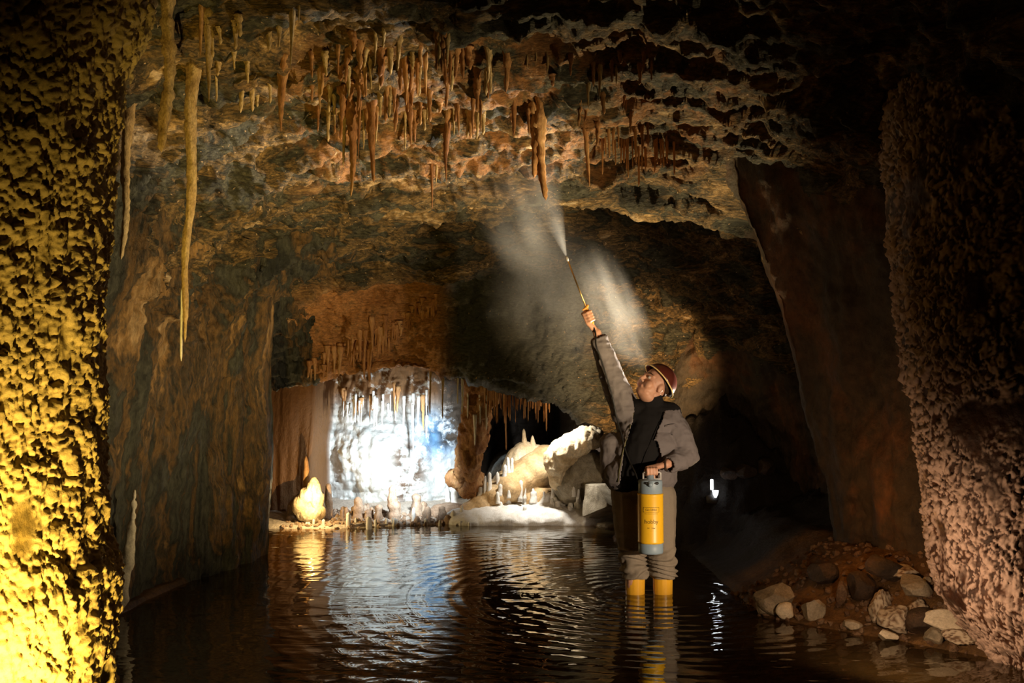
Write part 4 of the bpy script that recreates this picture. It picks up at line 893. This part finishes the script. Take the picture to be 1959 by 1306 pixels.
lp_([(RT * .80, .0), (RT * .93, .004), (RT * .96, .012), (RT * .96, z1 - .004), (RT * .9, z1)], 'base', M['bluegrey'])
tank = lp_([(RT * .9, z1 - .002), (RT, z1 + .003), (RT, z1 + .012), (RT * .985, z1 + .016), (RT * .985, z2 - .016), (RT, z2 - .012), (RT, z2 - .003), (RT * .9, z2)], 'tank', M['tank'])
lp_([(RT * .9, z2), (RT * .93, z2 + .003), (RT * .93, HT - .012), (RT * .90, HT - .003), (RT * .80, HT), (RT * .3, HT + .004), (RT * .28, HT + .03), (RT * .15, HT + .032)], 'cap', M['bluegrey'])
b = Blob(); b.cap(Vector((-.01, -RT * .86, HT - .022)), Vector((-.01, -RT * .98, HT - .026)), .020, .016); lp2 = link('valve', b.mesh(.004, 2), M['bluegrey'], spr)
b = Blob(); b.cap(Vector((.035, -RT * .80, HT - .018)), Vector((-.035, -RT * .80, HT - .018)), .010, .010); link('spout_recess', b.mesh(.004, 2), M['hose'], spr)
hb = HBAR - sb; hw = .055
def bar(name, pts, r, mat, par): o = tube(name, pts, r, mat, 8); o.parent = par; return o
hd = bar('handle', [Vector((hb.x - hw, hb.y, HT - .004)), Vector((hb.x - hw, hb.y, hb.z - .004)), Vector((hb.x - hw + .006, hb.y, hb.z)), Vector((hb.x + hw - .006, hb.y, hb.z)), Vector((hb.x + hw, hb.y, hb.z - .004)), Vector((hb.x + hw, hb.y, HT - .004))], .006, M['greyp'], spr)
hd2 = bar('handle_frame', [Vector((hb.x - hw, hb.y, HT + .002)), Vector((hb.x + hw, hb.y, HT + .002))], .007, M['greyp'], spr)
# writing wrapped round the tank
def wrap_text(txt, size, zc, name):
    cu = bpy.data.curves.new('t', 'FONT'); cu.body = txt; cu.size = size; cu.align_x = 'CENTER'; cu.align_y = 'CENTER'; cu.extrude = .0006
    o = bpy.data.objects.new('t', cu); COL.objects.link(o); me = bpy.data.meshes.new_from_object(o.evaluated_get(bpy.context.evaluated_depsgraph_get())); bpy.data.objects.remove(o)
    bm = bmesh.new(); bm.from_mesh(me); bmesh.ops.triangulate(bm, faces=bm.faces[:]); bmesh.ops.subdivide_edges(bm, edges=[e for e in bm.edges if e.calc_length() > .006], cuts=2)
    for v in bm.verts:
        a = v.co.x / RT; r = RT * .985 + .0007 + v.co.z; v.co = Vector((r * math.sin(a), -r * math.cos(a), zc + v.co.y))
    bm.to_mesh(me); bm.free(); o = link(name, me, M['print'], tank, False); o.rotation_euler = (0, 0, -.06); return o
zt = lambda py: at(1245, py, SY).z - sb.z
wrap_text('hobby', .036, zt(995), 'lettering'); wrap_text('GLORIA', .0205, zt(972.5), 'logo_lettering'); wrap_text('5 l    3 bar', .012, zt(1007), 'small_lettering'); wrap_text('\u2013\u2013\u2013\u2013\u2013\u2013', .008, zt(1012), 'small_lettering')
hwid = .052; ring = []
for zc, half in ((zt(968), hwid), (zt(977), hwid), (zt(980), hwid * .8)):
    t_ = tube('logo_frame', [Vector(((RT * .987) * math.sin(a), -(RT * .987) * math.cos(a), zc)) for a in np.linspace(-half / RT, half / RT, 14)], .0011, M['print'], 6); t_.parent = tank; t_.rotation_euler = (0, 0, -.06)
for sg in (-1, 1):
    a = sg * hwid / RT; t_ = tube('logo_frame', [Vector(((RT * .987) * math.sin(a), -(RT * .987) * math.cos(a), zt(zz))) for zz in (968, 977)], .0011, M['print'], 6); t_.parent = tank; t_.rotation_euler = (0, 0, -.06)
# hose up across the chest to the lance
hp_ = [sb + Vector((-RT * .9, -.0, HT - .03)), at(1216, 906, 6.36), front(1206, 885, .01), front(1196, 860, .01), front(1190, 835, .012), front(1180, 800, .012), front(1172, 760, .012), front(1160, 720, .012), front(1149, 685, .012), front(1140, 660, .02), RH - LANCE * .13 + Vector((-.01, -.03, 0)), RH - LANCE * .06]
fine_ = []
for i in range(len(hp_) - 1):
    p0, p1, p2, p3 = hp_[max(i - 1, 0)], hp_[i], hp_[i + 1], hp_[min(i + 2, len(hp_) - 1)]
    for t in (0, .25, .5, .75): fine_.append(.5 * ((2 * p1) + (p2 - p0) * t + (2 * p0 - 5 * p1 + 4 * p2 - p3) * t * t + (3 * p1 - p0 - 3 * p2 + p3) * t ** 3))
fine_.append(hp_[-1])
put(tube('hose', fine_, .0055, M['hose'], 8), spr)
ln_ = put(tube('lance', [RH + LANCE * .05, RH + LANCE * .2, NOZ - LANCE * .03], [.0065, .005, .005], M['brass'], 10), spr); ln_['label'] = 'brass spray lance'
gp = put(tube('grip', [RH - LANCE * .065, RH - LANCE * .05, RH + LANCE * .05, RH + LANCE * .065], [.008, .0115, .0115, .009], M['orange_p'], 12), spr); gp['label'] = 'orange pistol grip'
b = Blob(); b.chain([(RH + LANCE * .055 + Vector((-.025, -.01, -.01)), .006), (RH + LANCE * .06, .012), (RH + LANCE * .075 + Vector((.012, 0, 0)), .010)])
tg = link('trigger', b.mesh(.004, 2), M['orange_p']); put(tg, gp)
nz_ = put(tube('nozzle', [NOZ - LANCE * .035, NOZ - LANCE * .02, NOZ - LANCE * .01, NOZ], [.006, .010, .009, .005], M['greyp'], 12), ln_)

# ------------------------------------------------------------------ spray mist
def mist(name, verts_faces, loc, rot, build, label):
    V, Fc = verts_faces; g = N(name); dens = build(g)
    v = g.n('ShaderNodeVolumeScatter', Color=(.96, .90, .80, 1), Density=dens, Anisotropy=.25)
    o = link(name, mesh_from(name, V, Fc), g.out(v.outputs[0], True)); o.location = loc; o.rotation_euler = rot
    return tag(o, label, 'mist', kind='stuff')
def math_(g, op, a, b_=None, clamp=False):
    n_ = g.n('ShaderNodeMath', {'operation': op, 'use_clamp': clamp}); 
    for k, x in enumerate((a, b_)):
        if x is None: continue
        if hasattr(x, 'is_output'): g.t.links.new(x, n_.inputs[k])
        else: n_.inputs[k].default_value = x
    return n_.outputs[0]
SD = (at(1046, 375, 6.40) - NOZ); CL = 1.0; SDn = SD.normalized()
def jet(g):
    p = g.n('ShaderNodeTexCoord').outputs['Object']; s = g.n('ShaderNodeSeparateXYZ', Vector=p)
    r = math_(g, 'POWER', math_(g, 'ADD', math_(g, 'POWER', s.outputs[0], 2.0), math_(g, 'POWER', s.outputs[1], 2.0)), .5)
    wd = math_(g, 'MULTIPLY_ADD', s.outputs[2], .24); wd.node.inputs[2].default_value = .014
    q = math_(g, 'DIVIDE', r, wd); core = math_(g, 'SUBTRACT', 1.0, q, True); core = math_(g, 'POWER', core, .9)
    fade = math_(g, 'DIVIDE', .055, math_(g, 'ADD', math_(g, 'POWER', s.outputs[2], 1.7), .014)); tail = math_(g, 'SUBTRACT', 1.0, math_(g, 'DIVIDE', s.outputs[2], CL), True)
    nz = g.n('ShaderNodeTexNoise', Vector=p, Scale=5.0, Detail=3.0); nn_ = math_(g, 'MULTIPLY_ADD', nz.outputs[0], 1.6); nn_.node.inputs[2].default_value = -.15
    return math_(g, 'MULTIPLY', math_(g, 'MULTIPLY', math_(g, 'MULTIPLY', core, fade), math_(g, 'MULTIPLY', tail, nn_)), JET)
JET, CLOUD = 20.0, 2.6
mist('spray_mist', lathe([(.006, 0.0), (.26, CL)], 24), NOZ + SDn * .004, SDn.to_track_quat('Z', 'Y').to_euler(), jet, 'bright cone of spray mist shooting up from the lance nozzle')
def cloud_of(dens, scale, seedv):
    def cloud(g):
        p = g.n('ShaderNodeTexCoord').outputs['Object']; ln2 = g.n('ShaderNodeVectorMath', {'operation': 'LENGTH'}, _0=p)
        f = math_(g, 'POWER', math_(g, 'SUBTRACT', 1.0, ln2.outputs['Value'], True), 1.2)
        mp2 = g.n('ShaderNodeMapping', Vector=p); mp2.inputs['Location'].default_value = (seedv, 0, 0); mp2.inputs['Scale'].default_value = scale
        nz = g.n('ShaderNodeTexNoise', Vector=mp2.outputs[0], Scale=1.0, Detail=3.0); k = g.n('ShaderNodeMapRange', Value=nz.outputs[0]); k.inputs[1].default_value = .35; k.inputs[2].default_value = .7
        return math_(g, 'MULTIPLY', math_(g, 'MULTIPLY', f, k.outputs[0]), dens * CLOUD)
    return cloud
V0, F0 = ico(3)
def cloud(px, py, Y, rx, ry, rz, rot, dens, scale, sd, label):
    o = mist('mist_cloud', (V0.tolist(), F0), at(px, py, Y), (0, rot, 0), cloud_of(dens, scale, sd), label); o.scale = (rx, ry, rz)
cloud(1175, 585, 6.75, .20, .22, .50, math.radians(-24), 1.25, (2.0, 2, 1.3), 3.0, 'mist drifting down to the right above the raised arm')
cloud(1000, 430, 6.5, .30, .28, .42, math.radians(-30), .9, (1.6, 1.6, 1.2), 8.0, 'mist spreading against the ceiling around the spray cone')
cloud(1060, 560, 6.8, .55, .25, .60, 0.0, .35, (1.6, 1.6, 1.4), 12.0, 'thin haze of drops hanging around the lance')
